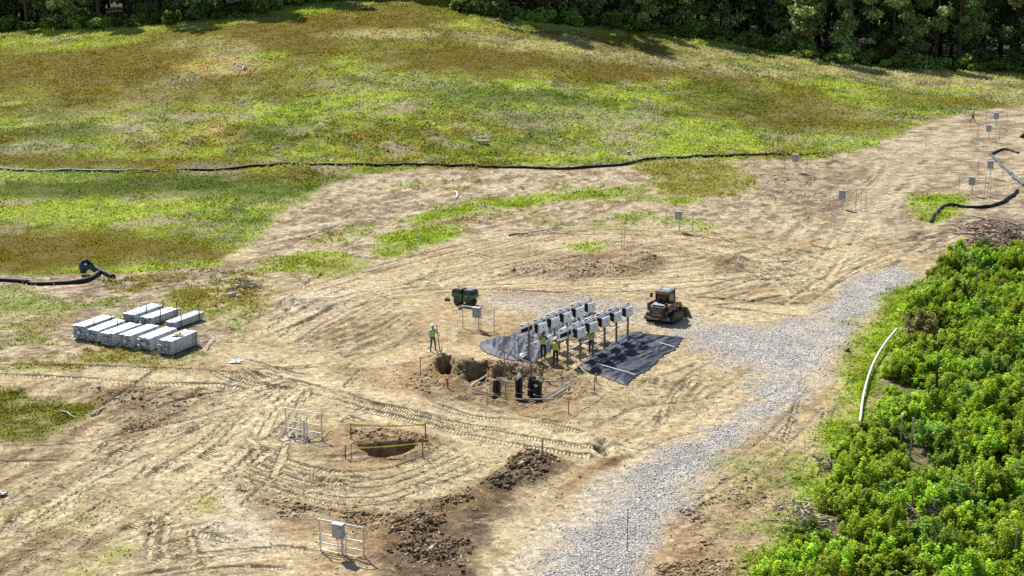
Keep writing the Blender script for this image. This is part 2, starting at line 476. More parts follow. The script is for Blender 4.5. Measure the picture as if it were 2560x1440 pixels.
# ------------------------------------------------------------------ gravel road
for pg, k in (([(2150, 690), (2240, 664), (2300, 688), (2215, 745), (2180, 775), (2130, 862), (2030, 960), (1925, 1040), (1800, 1130), (1705, 1250), (1610, 1370), (1545, 1470), (1330, 1470), (1450, 1340), (1560, 1220), (1700, 1115), (1790, 1060), (1900, 1000), (1890, 940), (1850, 890), (1790, 870), (1730, 835), (1800, 812), (1920, 815), (2050, 790), (2110, 730)], 1.0),
              ([(1230, 735), (1400, 742), (1600, 752), (1760, 790), (1820, 815), (1740, 850), (1600, 815), (1500, 800), (1380, 790), (1300, 775), (1220, 762)], 0.55),
              ([(1700, 830), (1800, 850), (1880, 900), (1800, 930), (1720, 880)], 0.4),
              ([(1340, 1460), (1480, 1300), (1640, 1140), (1560, 1330), (1500, 1460)], 0.5)):
    idx, m = poly_mask(pg, 1.2, 1.7)
    m = m * k * (0.78 + 0.22 * sstep(0.36, 0.55, N_BIG[idx] * .6 + N_MID[idx] * .4))
    blend(idx, m, mixc(T(236, 229, 215), T(208, 201, 190), sstep(0.35, 0.65, N_MID[idx])))
    GRAV[idx] = np.maximum(GRAV[idx], m)
    LUGM[idx] *= 1 - m

# ------------------------------------------------------------------ grass
OLIVE, LIME, GREEN, DARKG, DRY, PALE, ORANGE = T(150, 132, 46), T(188, 202, 78), T(152, 170, 72), T(112, 130, 44), T(214, 200, 142), T(198, 192, 146), T(220, 192, 130)
FIELD = [(-500, 700), (-100, 690), (120, 688), (300, 682), (540, 660), (600, 622), (650, 575), (740, 505), (820, 468), (900, 440), (1060, 424), (1400, 418), (1560, 415), (1700, 402), (1900, 398), (2060, 400),
         (2180, 372), (2250, 330), (2330, 300), (2420, 280), (2560, 268), (2900, 262), (3200, 150), (3200, 20), (1000, -60), (-600, 20)]
P = W(FIELD)
P[-4:, 1] += 60
idx = np.nonzero((Y > P[:, 1].min() - 6) & (Y < 700) & (abs(X) < 400))[0]
d, _, _, _ = seg_dist(P, idx, True)
sd = np.where(inside(P, X[idx], Y[idx]) | (Y[idx] > 225), d, -d)
sd = sd + 3.4 * (N_BIG[idx] * 0.6 + N_MID[idx] * 0.4 - 0.5) + 2.0 * (N_FIELD2[idx] - 0.5)
m = sstep(-0.7, 0.9, sd)
GRASS[idx] = np.maximum(GRASS[idx], m)
a = N_FIELD[idx]; b = N_FIELD2[idx]; c_ = N_MID[idx]; bb = N_BIG[idx]
col = mixc(GREEN, LIME, sstep(0.38, 0.62, 0.6 * b + 0.4 * bb))
t = sstep(0.5, 0.68, 0.7 * a + 0.3 * b); col = col * (1 - t[:, None]) + OLIVE[None] * t[:, None]
t = 0.7 * sstep(0.56, 0.72, bb * 0.6 + fbm(X[idx], Y[idx], 9, 3, 77) * 0.4); col = col * (1 - t[:, None]) + PALE[None] * t[:, None]
t = 0.6 * sstep(0.5, 0.7, c_ * 0.5 + fbm(X[idx], Y[idx], 5, 3, 78) * 0.5); col = col * (1 - t[:, None]) + DARKG[None] * t[:, None]
blend(idx, m, col)
ROUGH[idx] = ROUGH[idx] * (1 - m) + 0.9 * m
SOFT = np.zeros(NV)
TINT = [  # patches of one growth each: centre, radii (photo pixels), kind, strength
    (900, 110, 720, 62, OLIVE, .6), (300, 260, 360, 40, OLIVE, .5), (1500, 140, 360, 44, OLIVE, .5), (150, 200, 320, 50, OLIVE, .6), (1980, 280, 300, 40, OLIVE, .4),
    (180, 150, 420, 60, OLIVE, .85), (700, 80, 330, 60, OLIVE, .9), (1000, 40, 150, 40, OLIVE, .85), (560, 210, 500, 40, OLIVE, .6), (1200, 160, 260, 34, OLIVE, .9),
    (1500, 110, 240, 30, OLIVE, .7), (1500, 170, 260, 26, OLIVE, .85), (1780, 190, 140, 24, OLIVE, .7), (250, 220, 260, 40, OLIVE, .55), (1950, 260, 230, 45, OLIVE, .75), (2100, 310, 200, 30, OLIVE, .6),
    (200, 400, 340, 22, OLIVE, .85), (560, 405, 120, 22, OLIVE, .6), (160, 620, 420, 62, OLIVE, .95), (440, 640, 130, 30, OLIVE, .7), (330, 462, 380, 26, DARKG, .9), (560, 470, 230, 26, DARKG, .75), (120, 440, 200, 14, LIME, .5), (1700, 440, 110, 40, OLIVE, .5),
    (300, 525, 340, 34, LIME, .75), (60, 372, 180, 14, PALE, .6), (360, 385, 200, 14, LIME, .6), (460, 560, 170, 36, GREEN, .6), (660, 330, 70, 34, DARKG, .7), (700, 285, 160, 24, LIME, .8), (1000, 240, 220, 34, LIME, .55),
    (960, 210, 260, 24, PALE, .35), (1160, 270, 320, 40, GREEN, .5), (1300, 240, 260, 22, DARKG, .6), (1640, 240, 150, 26, LIME, .6), (1480, 300, 240, 26, PALE, .45), (1800, 240, 110, 40, DARKG, .55), (1420, 350, 260, 28, GREEN, .5),
    (1700, 360, 260, 22, LIME, .6), (2050, 360, 190, 20, LIME, .6), (2200, 235, 110, 46, LIME, .9), (2180, 180, 260, 24, DRY, .7), (2420, 200, 260, 26, DRY, .75), (2330, 250, 150, 20, OLIVE, .55), (2540, 250, 80, 22, DRY, .6),
    (560, 165, 110, 20, ORANGE, .75), (660, 140, 60, 10, LIME, .7), (530, 322, 50, 18, ORANGE, .8), (330, 320, 110, 16, DRY, .5), (330, 300, 60, 14, PALE, .5), (480, 105, 70, 14, DRY, .6), (580, 125, 60, 18, DRY, .6),
    (960, 85, 130, 12, DRY, .85), (1330, 112, 150, 14, DRY, .9), (1420, 100, 80, 8, PALE, .7), (1640, 150, 210, 18, DRY, .75), (1820, 175, 170, 12, DRY, .8), (1900, 140, 160, 14, DRY, .6), (1250, 90, 120, 10, DRY, .4),
    (100, 95, 260, 12, LIME, .75), (450, 62, 240, 10, LIME, .7), (760, 22, 110, 12, LIME, .9), (200, 115, 130, 8, LIME, .7), (860, 150, 40, 14, LIME, .6), (2000, 130, 140, 12, LIME, .85), (1430, 70, 100, 10, LIME, .6), (2300, 165, 220, 8, LIME, .6),
    (430, 205, 60, 16, PALE, .6), (900, 205, 70, 16, DARKG, .4), (1300, 300, 40, 12, DARKG, .6), (1380, 370, 40, 12, DARKG, .5), (150, 330, 150, 16, DARKG, .6), (1130, 345, 200, 20, GREEN, .5), (1100, 390, 260, 14, LIME, .5), (700, 380, 260, 18, LIME, .45), (820, 450, 60, 20, DARKG, .5), (600, 590, 90, 34, GREEN, .6)]
for cx, cy, rx, ry, colr, k in TINT:
    idx, m = ell_mask(cx, cy, rx, ry)
    blend(idx, m * k * GRASS[idx], colr)
    if colr is OLIVE or colr is DARKG:
        SOFT[idx] = np.maximum(SOFT[idx], m * k)
    else:
        SOFT[idx] *= 1 - m * k
idx = np.nonzero((GRASS > .2) & (Y < 270) & (abs(X) < 110))[0]
w_ = (1 - SOFT[idx]) * GRASS[idx]
q = .5 * fbm(X[idx], Y[idx], 1.9, 4, 141, .7) + .5 * fbm(X[idx], Y[idx], 6.0, 3, 142)
blend(idx, .75 * w_ * sstep(.54, .64, q), T(196, 206, 84))
blend(idx, .65 * w_ * (1 - sstep(.36, .46, q)), T(112, 124, 60))
blend(idx, .6 * w_ * sstep(.55, .66, fbm(X[idx], Y[idx], 2.6, 4, 143, .7)), T(186, 176, 146))
# worn straw shows through in places of the field
idx = np.nonzero((GRASS > 0.2) & (Y < 240))[0]
t = 0.75 * sstep(0.6, 0.74, fbm(X[idx], Y[idx], 6, 4, 91)) * (1 - sstep(170, 235, Y[idx])) * (1 - .9 * SOFT[idx])
blend(idx, t, T(182, 166, 132)); GRASS[idx] *= 1 - 0.8 * t
# separate patches
SHORT = T(166, 188, 48)
for pg, colr, k, rg in (
        ([(925, 600), (1000, 575), (1140, 560), (1160, 590), (1050, 620), (960, 650), (930, 640)], SHORT, .95, .7),
        ([(990, 550), (1180, 500), (1370, 480), (1560, 470), (1590, 490), (1400, 505), (1200, 530), (1060, 560)], SHORT, .95, .8),
        ([(1400, 470), (1540, 462), (1640, 480), (1540, 500), (1420, 500)], GREEN, .4, 1.2),
        ([(690, 640), (760, 625), (900, 640), (930, 655), (800, 670), (700, 680), (640, 690), (650, 670)], SHORT, .85, 1.1),
        ([(760, 660), (900, 648), (880, 690), (790, 690)], SHORT, .5, 1.0),
        ([(740, 600), (880, 570), (940, 560), (900, 610), (780, 620)], SHORT, .35, 1.2),
        ([(1560, 420), (1680, 402), (1830, 408), (1900, 450), (1850, 490), (1720, 495), (1620, 480), (1640, 440)], mixc(OLIVE, LIME, np.array([.35]))[0], .9, 1.0),
        ([(1600, 490), (1760, 495), (1700, 512), (1620, 508)], SHORT, .8, .8),
        ([(1600, 545), (1700, 540), (1790, 560), (1780, 585), (1680, 560)], SHORT, .6, .9),
        ([(1410, 610), (1500, 605), (1520, 622), (1470, 632), (1420, 618)], SHORT, .85, .4),
        ([(2270, 490), (2400, 482), (2420, 500), (2390, 535), (2330, 565), (2300, 545), (2280, 520)], SHORT, .95, .6),
        ([(1550, 540), (1600, 532), (1640, 545), (1570, 552)], SHORT, .6, .5),
        ([(2100, 1), (2101, 1), (2101, 2)], SHORT, 0, .1),
        ([(-80, 975), (50, 980), (70, 1010), (170, 1005), (250, 1010), (230, 1040), (150, 1075), (90, 1105), (10, 1100), (-80, 1085)], mixc(OLIVE, DARKG, np.array([.6]))[0], .97, .7),
        ([(190, 880), (300, 875), (440, 890), (420, 915), (290, 905), (180, 910)], mixc(OLIVE, SHORT, np.array([.5]))[0], .75, .8),
        ([(360, 760), (440, 735), (540, 745), (550, 780), (480, 800), (400, 790)], mixc(OLIVE, SHORT, np.array([.4]))[0], .8, 1.0),
        ([(40, 820), (110, 790), (170, 790), (90, 850)], OLIVE, .7, .8),
        ([(-60, 720), (60, 710), (140, 740), (130, 770), (40, 790), (-60, 790)], GREEN, .75, 1.2),
        ([(480, 720), (600, 690), (650, 760), (580, 790), (520, 760)], SHORT, .45, 1.4),
        ([(40, 910), (90, 905), (110, 920), (50, 925)], SHORT, .6, .4),
        ([(500, 1240), (550, 1235), (540, 1275), (490, 1270)], SHORT, .5, .8),
        ([(220, 1400), (300, 1355), (350, 1360), (270, 1420), (170, 1450)], SHORT, .55, 1.0),
        ([(90, 1270), (220, 1300), (210, 1330), (60, 1300)], SHORT, .25, 1.2),
        ([(2200, 740), (2250, 720), (2330, 690), (2350, 720), (2320, 770), (2260, 860), (2200, 960), (2180, 1060), (2110, 1120), (2060, 1210), (2030, 1330), (1970, 1460), (1850, 1460), (1900, 1370), (1990, 1240), (2050, 1130), (1990, 1100), (2060, 1060), (2110, 1040), (2140, 960), (2110, 930), (2100, 880), (2150, 820), (2190, 790)], mixc(SHORT, GREEN, np.array([.35]))[0], 1.0, .8),
        ([(2000, 1150), (2090, 1070), (2150, 1100), (2100, 1190), (2030, 1330), (1970, 1470), (1850, 1470), (1900, 1370), (1960, 1260)], mixc(SHORT, GREEN, np.array([.5]))[0], .95, .7),
        ([(2190, 800), (2280, 740), (2290, 780), (2200, 930), (2150, 1050), (2090, 1060), (2130, 940), (2120, 870)], SHORT, .9, .7),
        ([(1790, 1150), (1900, 1120), (2000, 1130), (1990, 1200), (1900, 1230), (1800, 1190)], GREEN, .35, 1.4),
        ([(1840, 1310), (1890, 1300), (1880, 1350), (1850, 1360)], GREEN, .6, .6)):
    if k == 0:
        continue
    idx, m = poly_mask(pg, 1.1, rg * 1.7)
    br = 0.68 + 0.32 * sstep(0.35, 0.5, N_MID[idx])
    m = m * k * br
    v = sstep(0.3, 0.7, N_FINE[idx])
    blend(idx, m, mixc(np.asarray(colr) * 0.8, np.minimum(np.asarray(colr) * 1.25, .8), v))
    GRASS[idx] = np.maximum(GRASS[idx], m)
    LUGM[idx] *= 1 - m
# sparse weeds over the straw-strewn ground
for pg, k, th in (([(-150, 690), (300, 690), (640, 660), (700, 730), (560, 860), (440, 920), (200, 930), (-150, 920)], .8, .5), ([(600, 690), (660, 590), (800, 500), (1000, 440), (1560, 430), (1900, 420), (1900, 520), (1640, 570), (1200, 570), (960, 650), (760, 700)], .6, .52),
                  ([(1500, 540), (1900, 500), (2100, 560), (1900, 600), (1600, 590)], .35, .56), ([(-150, 1180), (300, 1240), (480, 1400), (400, 1470), (-150, 1470)], .3, .57), ([(1780, 1130), (2040, 1060), (2080, 1150), (1900, 1400), (1780, 1400)], .4, .54),
                  ([(2060, 800), (2200, 760), (2180, 950), (2060, 1120), (1980, 1150), (2080, 960)], .5, .5)):
    idx, m = poly_mask(pg, 1.5, 2.0)
    n_ = .6 * fbm(X[idx], Y[idx], 3.2, 4, 133) + .4 * N_FINE[idx]
    m = m * k * sstep(th, th + .12, n_)
    blend(idx, m, mixc(GREEN, OLIVE, sstep(.4, .6, N_FIELD2[idx])))
    GRASS[idx] = np.maximum(GRASS[idx], m)
# soil and litter under the thicket
THICKET = [(2345, 700), (2375, 655), (2450, 640), (2560, 640), (2800, 640), (2900, 1560), (1900, 1560), (1990, 1400), (2070, 1270), (2112, 1175), (2140, 1125), (2165, 1085), (2185, 1010), (2215, 930), (2250, 850), (2300, 770)]
idx, m = poly_mask(THICKET, 0.6, 0.6)
blend(idx, m * .85, mixc(T(112, 98, 72), T(96, 118, 46), sstep(.35, .55, N_MID[idx])))
GRASS[idx] *= 1 - m

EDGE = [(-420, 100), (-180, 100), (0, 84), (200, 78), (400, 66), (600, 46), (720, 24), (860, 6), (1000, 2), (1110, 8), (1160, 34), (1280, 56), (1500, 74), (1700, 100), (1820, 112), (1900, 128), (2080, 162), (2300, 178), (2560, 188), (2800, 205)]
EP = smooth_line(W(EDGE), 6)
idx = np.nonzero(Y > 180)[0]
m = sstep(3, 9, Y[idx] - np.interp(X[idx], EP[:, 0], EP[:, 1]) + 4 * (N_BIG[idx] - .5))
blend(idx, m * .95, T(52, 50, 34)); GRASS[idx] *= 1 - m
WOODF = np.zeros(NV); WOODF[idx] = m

# ------------------------------------------------------------------ relief: clods, pits, spoil
Z += (N_MID - 0.5) * 0.16 * np.clip(ROUGH, 0.2, 2) * (GRASS < .5) + (N_FINE - 0.5) * 0.08 * np.clip(ROUGH, .2, 2.2) * (Y < 125)
Z += (fbm(X, Y, 2.2, 3, 61) - 0.5) * 0.5 * np.clip(GRASS, 0, 1) * sstep(110, 150, Y)
for idx, m in DARK[:1]:
    Z[idx] += m * (0.10 + 0.55 * (fbm(X[idx], Y[idx], 1.6, 4, 33) - 0.4))
for idx, m in DARK[1:3]:
    Z[idx] += m * 0.5 * (fbm(X[idx], Y[idx], 1.6, 3, 34) - 0.45)


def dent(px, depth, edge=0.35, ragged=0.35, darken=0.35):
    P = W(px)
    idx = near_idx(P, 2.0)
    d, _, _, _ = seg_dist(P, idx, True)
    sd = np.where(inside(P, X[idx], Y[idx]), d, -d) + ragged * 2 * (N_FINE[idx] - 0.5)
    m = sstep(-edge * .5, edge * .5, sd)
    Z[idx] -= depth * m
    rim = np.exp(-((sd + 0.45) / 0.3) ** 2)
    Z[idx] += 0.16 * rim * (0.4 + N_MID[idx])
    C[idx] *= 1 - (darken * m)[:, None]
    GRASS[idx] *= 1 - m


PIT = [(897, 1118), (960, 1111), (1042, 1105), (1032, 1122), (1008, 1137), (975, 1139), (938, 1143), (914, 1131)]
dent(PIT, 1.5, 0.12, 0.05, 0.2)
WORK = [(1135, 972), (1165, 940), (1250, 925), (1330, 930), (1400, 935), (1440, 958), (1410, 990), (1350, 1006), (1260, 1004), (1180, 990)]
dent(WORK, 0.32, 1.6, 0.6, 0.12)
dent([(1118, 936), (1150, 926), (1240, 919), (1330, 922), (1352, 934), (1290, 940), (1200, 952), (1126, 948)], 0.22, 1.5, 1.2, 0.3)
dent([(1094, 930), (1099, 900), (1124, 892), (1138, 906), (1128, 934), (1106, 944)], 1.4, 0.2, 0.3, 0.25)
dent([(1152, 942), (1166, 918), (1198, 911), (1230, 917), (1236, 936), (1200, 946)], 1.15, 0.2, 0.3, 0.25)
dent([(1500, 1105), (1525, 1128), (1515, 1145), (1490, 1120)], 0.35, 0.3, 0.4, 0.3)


def mound(cx, cy, rx, ry, h):
    c = at(cx, cy)
    wx = abs(at(cx + rx, cy)[0] - c[0]); wy = 0.5 * abs(at(cx, cy - ry)[1] - at(cx, cy + ry)[1])
    idx = np.nonzero((abs(X - c[0]) < wx * 2.5) & (abs(Y - c[1]) < wy * 2.5))[0]
    r2 = ((X[idx] - c[0]) / wx) ** 2 + ((Y[idx] - c[1]) / wy) ** 2
    Z[idx] += h * np.exp(-r2) * (0.7 + 0.6 * N_MID[idx])


for a_ in ((1140, 925, 22, 10, .3), (1080, 935, 30, 14, .3), (1060, 985, 40, 14, .2), (1250, 915, 40, 6, .18), (1340, 920, 30, 5, .15), (1470, 950, 30, 8, .35),
           (900, 1098, 22, 8, .12), (960, 1090, 60, 5, .08), (1350, 1150, 50, 14, .22), (1260, 1210, 60, 18, .2), (2490, 600, 90, 30, .9), (1610, 655, 40, 14, .7), (1830, 660, 50, 14, .7), (1420, 668, 120, 14, .6),
           (760, 760, 70, 14, .5), (610, 728, 30, 10, .3), (1270, 950, 40, 5, .3)):
    mound(*a_)

ZG = Z.reshape(NY, NX)


def gz(x, y):
    i = int(np.clip(np.searchsorted(gx, x) - 1, 0, NX - 2)); j = int(np.clip(np.searchsorted(gy, y) - 1, 0, NY - 2))
    fx = (x - gx[i]) / (gx[i + 1] - gx[i]); fy = (y - gy[j]) / (gy[j + 1] - gy[j])
    return float((ZG[j, i] * (1 - fx) + ZG[j, i + 1] * fx) * (1 - fy) + (ZG[j + 1, i] * (1 - fx) + ZG[j + 1, i + 1] * fx) * fy)


def gza(A, xs, ys):
    """bilinear lookup of a vertex array (or the height) at many points"""
    G = A.reshape(NY, NX, -1)
    i = np.clip(np.searchsorted(gx, xs) - 1, 0, NX - 2); j = np.clip(np.searchsorted(gy, ys) - 1, 0, NY - 2)
    fx = ((xs - gx[i]) / (gx[i + 1] - gx[i]))[:, None]; fy = ((ys - gy[j]) / (gy[j + 1] - gy[j]))[:, None]
    return (G[j, i] * (1 - fx) + G[j, i + 1] * fx) * (1 - fy) + (G[j + 1, i] * (1 - fx) + G[j + 1, i + 1] * fx) * fy


def P3(px, py, dz=0.0):
    x, y = at(px, py)
    return Vector((x, y, gz(x, y) + dz))


# ------------------------------------------------------------------ mesh and material helpers
def mesh_np(name, co, faces, mat, col=None, extra=None, smooth=False, parent=None):
    """co (n,3), faces (m,k) -> object"""
    me = bpy.data.meshes.new(name)
    k = faces.shape[1]
    me.vertices.add(len(co)); me.vertices.foreach_set("co", np.ascontiguousarray(co, np.float32).ravel())
    me.loops.add(faces.size); me.loops.foreach_set("vertex_index", np.ascontiguousarray(faces, np.int32).ravel())
    me.polygons.add(len(faces)); me.polygons.foreach_set("loop_start", np.arange(0, faces.size, k, dtype=np.int32))
    if col is not None:
        at_ = me.attributes.new("Col", 'FLOAT_COLOR', 'POINT')
        rgba = np.ones((len(co), 4), np.float32); rgba[:, :3] = col
        at_.data.foreach_set("color", rgba.ravel())
    for nm, arr in (extra or {}).items():
        a_ = me.attributes.new(nm, 'FLOAT', 'POINT'); a_.data.foreach_set("value", np.ascontiguousarray(arr, np.float32))
    if smooth:
        me.polygons.foreach_set("use_smooth", np.ones(len(faces), bool))
    me.update(calc_edges=True)
    if mat:
        me.materials.append(mat)
    o = bpy.data.objects.new(name, me); COL.objects.link(o)
    if parent:
        o.parent = parent
    return o


class NT:
    def __init__(self, name):
        self.m = bpy.data.materials.new(name); self.m.use_nodes = True
        self.t = self.m.node_tree
        self.b = self.t.nodes["Principled BSDF"]; self.out = self.t.nodes["Material Output"]

    def n(self, typ, **kw):
        nd = self.t.nodes.new("ShaderNode" + typ)
        for k, v in kw.items():
            setattr(nd, k, v)
        return nd

    def l(self, a, b):
        self.t.links.new(a, b)

    def math(self, op, a, b=None, c=None):
        nd = self.n("Math", operation=op)
        for i, v in enumerate((a, b, c)):
            if v is None:
                continue
            if isinstance(v, (int, float)):
                nd.inputs[i].default_value = v
            else:
                self.l(v, nd.inputs[i])
        return nd.outputs[0]

    def mix(self, fac, a, b, mode='MIX'):
        nd = self.n("Mix", data_type='RGBA', blend_type=mode)
        for s_, v in ((nd.inputs[0], fac), (nd.inputs[6], a), (nd.inputs[7], b)):
            if isinstance(v, (int, float)):
                s_.default_value = v
            elif isinstance(v, (tuple, list, np.ndarray)):
                s_.default_value = (*[float(q) for q in v[:3]], 1)
            else:
                self.l(v, s_)
        return nd.outputs[2]

    def noise(self, scale, detail=4, rough=.6, vec=None, out=0):
        nd = self.n("TexNoise"); nd.inputs["Scale"].default_value = scale; nd.inputs["Detail"].default_value = detail; nd.inputs["Roughness"].default_value = rough
        if vec is not None:
            self.l(vec, nd.inputs["Vector"])
        return nd.outputs[out]

    def ramp(self, fac, a, b):
        nd = self.n("MapRange"); nd.inputs[1].default_value = a; nd.inputs[2].default_value = b
        self.l(fac, nd.inputs[0])
        return nd.outputs[0]

    def attr(self, name, out="Fac"):
        nd = self.n("Attribute", attribute_name=name)
        return nd.outputs[out]


def simple_mat(name, rgb, rough=.6, metal=0.0, var=.25, scale=6.0, spec=.4, bump=0.0, dirt=None, coat=0):
    """one material: a base colour broken up by noise, optional dust colour, fine bump"""
    k = NT(name)
    tc = k.n("TexCoord").outputs["Object"]
    nz = k.noise(scale, 5, .65, tc)
    a = np.asarray(rgb, float)
    c = k.mix(k.ramp(nz, .3, .7), a * (1 - var), np.minimum(a * (1 + var), .9))
    if dirt is not None:
        n2 = k.noise(scale * .45, 4, .7, tc)
        c = k.mix(k.math('MULTIPLY', k.ramp(n2, .48, .72), .55), c, dirt)
    oi = k.n("ObjectInfo").outputs["Random"]
    hv = k.n("HueSaturation"); k.l(c, hv.inputs["Color"]); k.l(k.math('MULTIPLY_ADD', oi, .16, .92), hv.inputs["Value"])
    k.l(hv.outputs[0], k.b.inputs["Base Color"])
    rr = k.math('MULTIPLY_ADD', nz, .3, rough - .15); k.l(rr, k.b.inputs["Roughness"])
    k.b.inputs["Metallic"].default_value = metal
    k.b.inputs["Specular IOR Level"].default_value = spec
    if coat:
        k.b.inputs["Coat Weight"].default_value = coat
    if bump:
        bp = k.n("Bump"); bp.inputs["Strength"].default_value = bump; bp.inputs["Distance"].default_value = .02
        k.l(nz, bp.inputs["Height"]); k.l(bp.outputs[0], k.b.inputs["Normal"])
    return k.m


# ground material
g = NT("ground")
pos = g.n("NewGeometry").outputs["Position"]
colA = g.attr("Col", "Color"); gravA = g.attr("grav"); grassA = g.attr("grass"); roughA = g.attr("rough"); lugM = g.attr("lugm"); lugS = g.attr("lugs")
n1 = g.noise(2.2, 6, .65, pos); n2 = g.noise(7.5, 5, .7, pos); n3 = g.noise(0.55, 4, .6, pos)
soil_f = g.math('MULTIPLY', g.ramp(n1, .33, .70), g.ramp(n2, .30, .66))
soil_v = g.math('MULTIPLY_ADD', soil_f, 1.3, .50)
soil_v = g.math('MULTIPLY', soil_v, g.math('MULTIPLY_ADD', n3, .44, .86))
# straw and pale chips
mp = g.n("Mapping"); mp.inputs["Scale"].default_value = (3.0, 9.0, 1.0); mp.inputs["Rotation"].default_value = (0, 0, .5); g.l(pos, mp.inputs[0])
n4 = g.noise(2.0, 3, .7, mp.outputs[0])
cs = g.n("VectorMath", operation='SCALE'); g.l(colA, cs.inputs[0]); g.l(soil_v, cs.inputs["Scale"])
c1 = g.mix(g.math('MULTIPLY', g.ramp(n4, .62, .74), .5), cs.outputs[0], T(238, 222, 190))
c1 = g.mix(g.math('MULTIPLY', g.ramp(n4, .43, .30), .7), c1, T(118, 90, 60))
# grass: patchy clump tone
n5 = g.noise(1.3, 5, .7, pos); n6 = g.noise(4.2, 4, .7, pos)
gv = g.math('MULTIPLY_ADD', g.ramp(n5, .3, .7), .5, .80); gv = g.math('MULTIPLY', gv, g.math('MULTIPLY_ADD', g.ramp(n6, .3, .68), .45, .76))
softA = g.attr('soft')
gvs = g.math('MULTIPLY_ADD', n5, .6, .38)
gvs = g.math('MULTIPLY', gvs, g.math('MULTIPLY_ADD', n6, .5, .75))
gv = g.math('ADD', g.math('MULTIPLY', gv, g.math('SUBTRACT', 1.0, softA)), g.math('MULTIPLY', gvs, softA))
cg = g.n("VectorMath", operation='SCALE'); g.l(colA, cg.inputs[0]); g.l(gv, cg.inputs["Scale"])
c2 = g.mix(grassA, c1, cg.outputs[0])
# gravel: stones of mixed greys
vo = g.n("TexVoronoi"); vo.inputs["Scale"].default_value = 9.5; g.l(pos, vo.inputs["Vector"])
vr = g.n("SeparateColor"); g.l(vo.outputs["Color"], vr.inputs[0])
gs = g.math('MULTIPLY_ADD', vr.outputs[0], .8, .62)
gs = g.math('MULTIPLY', gs, g.math('MULTIPLY_ADD', g.ramp(vo.outputs["Distance"], .8, .25), .4, .62))
cgv = g.n("VectorMath", operation='SCALE'); g.l(colA, cgv.inputs[0]); g.l(gs, cgv.inputs["Scale"])
c3 = g.mix(gravA, c2, cgv.outputs[0])
# lug prints: raised bands lighter, gaps darker, colour strengthens the relief
lw = g.math('SINE', g.math('MULTIPLY', lugS, 2 * math.pi / 0.21))
lm = g.math('MULTIPLY', lugM, lw)
lc = g.n('VectorMath', operation='SCALE'); g.l(c3, lc.inputs[0]); g.l(g.math('MULTIPLY_ADD', lm, .30, 1.0), lc.inputs['Scale'])
g.l(lc.outputs[0], g.b.inputs["Base Color"])
g.b.inputs["Roughness"].default_value = .95
g.b.inputs["Specular IOR Level"].default_value = .12
hgt = g.math('MULTIPLY_ADD', n2, .055, g.math('MULTIPLY', n1, .14))
hgt = g.math('MULTIPLY', hgt, g.math('MULTIPLY_ADD', roughA, .8, .35))
hgt = g.math('MULTIPLY_ADD', n6, g.math('MULTIPLY', grassA, .12), hgt)
hgt = g.math('MULTIPLY_ADD', g.math('MULTIPLY', vo.outputs["Distance"], gravA), -.05, hgt)
hgt = g.math('MULTIPLY_ADD', lm, .04, hgt)
bp = g.n("Bump"); bp.inputs["Strength"].default_value = 1.0; bp.inputs["Distance"].default_value = 1.0
g.l(hgt, bp.inputs["Height"]); g.l(bp.outputs[0], g.b.inputs["Normal"])

ii = (np.arange(NY - 1)[:, None] * NX + np.arange(NX - 1)[None, :]).ravel()
quads = np.stack([ii, ii + 1, ii + 1 + NX, ii + NX], 1)
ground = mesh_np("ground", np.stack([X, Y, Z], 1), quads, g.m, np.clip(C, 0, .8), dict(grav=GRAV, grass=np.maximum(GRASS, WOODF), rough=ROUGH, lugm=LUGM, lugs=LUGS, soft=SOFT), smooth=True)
ground["kind"] = "structure"


# ------------------------------------------------------------------ tags and small-part builder
def tag(o, label=None, cat=None, group=None, kind=None):
    if label: o["label"] = label
    if cat: o["category"] = cat
    if group: o["group"] = group
    if kind: o["kind"] = kind
    return o


def empty(name, loc=(0, 0, 0), rz=0.0, label=None, cat=None, group=None):
    o = bpy.data.objects.new(name, None); COL.objects.link(o)
    o.empty_display_size = .2
    o.location = loc; o.rotation_euler = (0, 0, rz)
    return tag(o, label, cat, group)


def copy_tree(o, parent=None):
    c = o.copy(); COL.objects.link(c)
    if parent is not None:
        c.parent = parent
    for ch in o.children:
        copy_tree(ch, c)
    return c


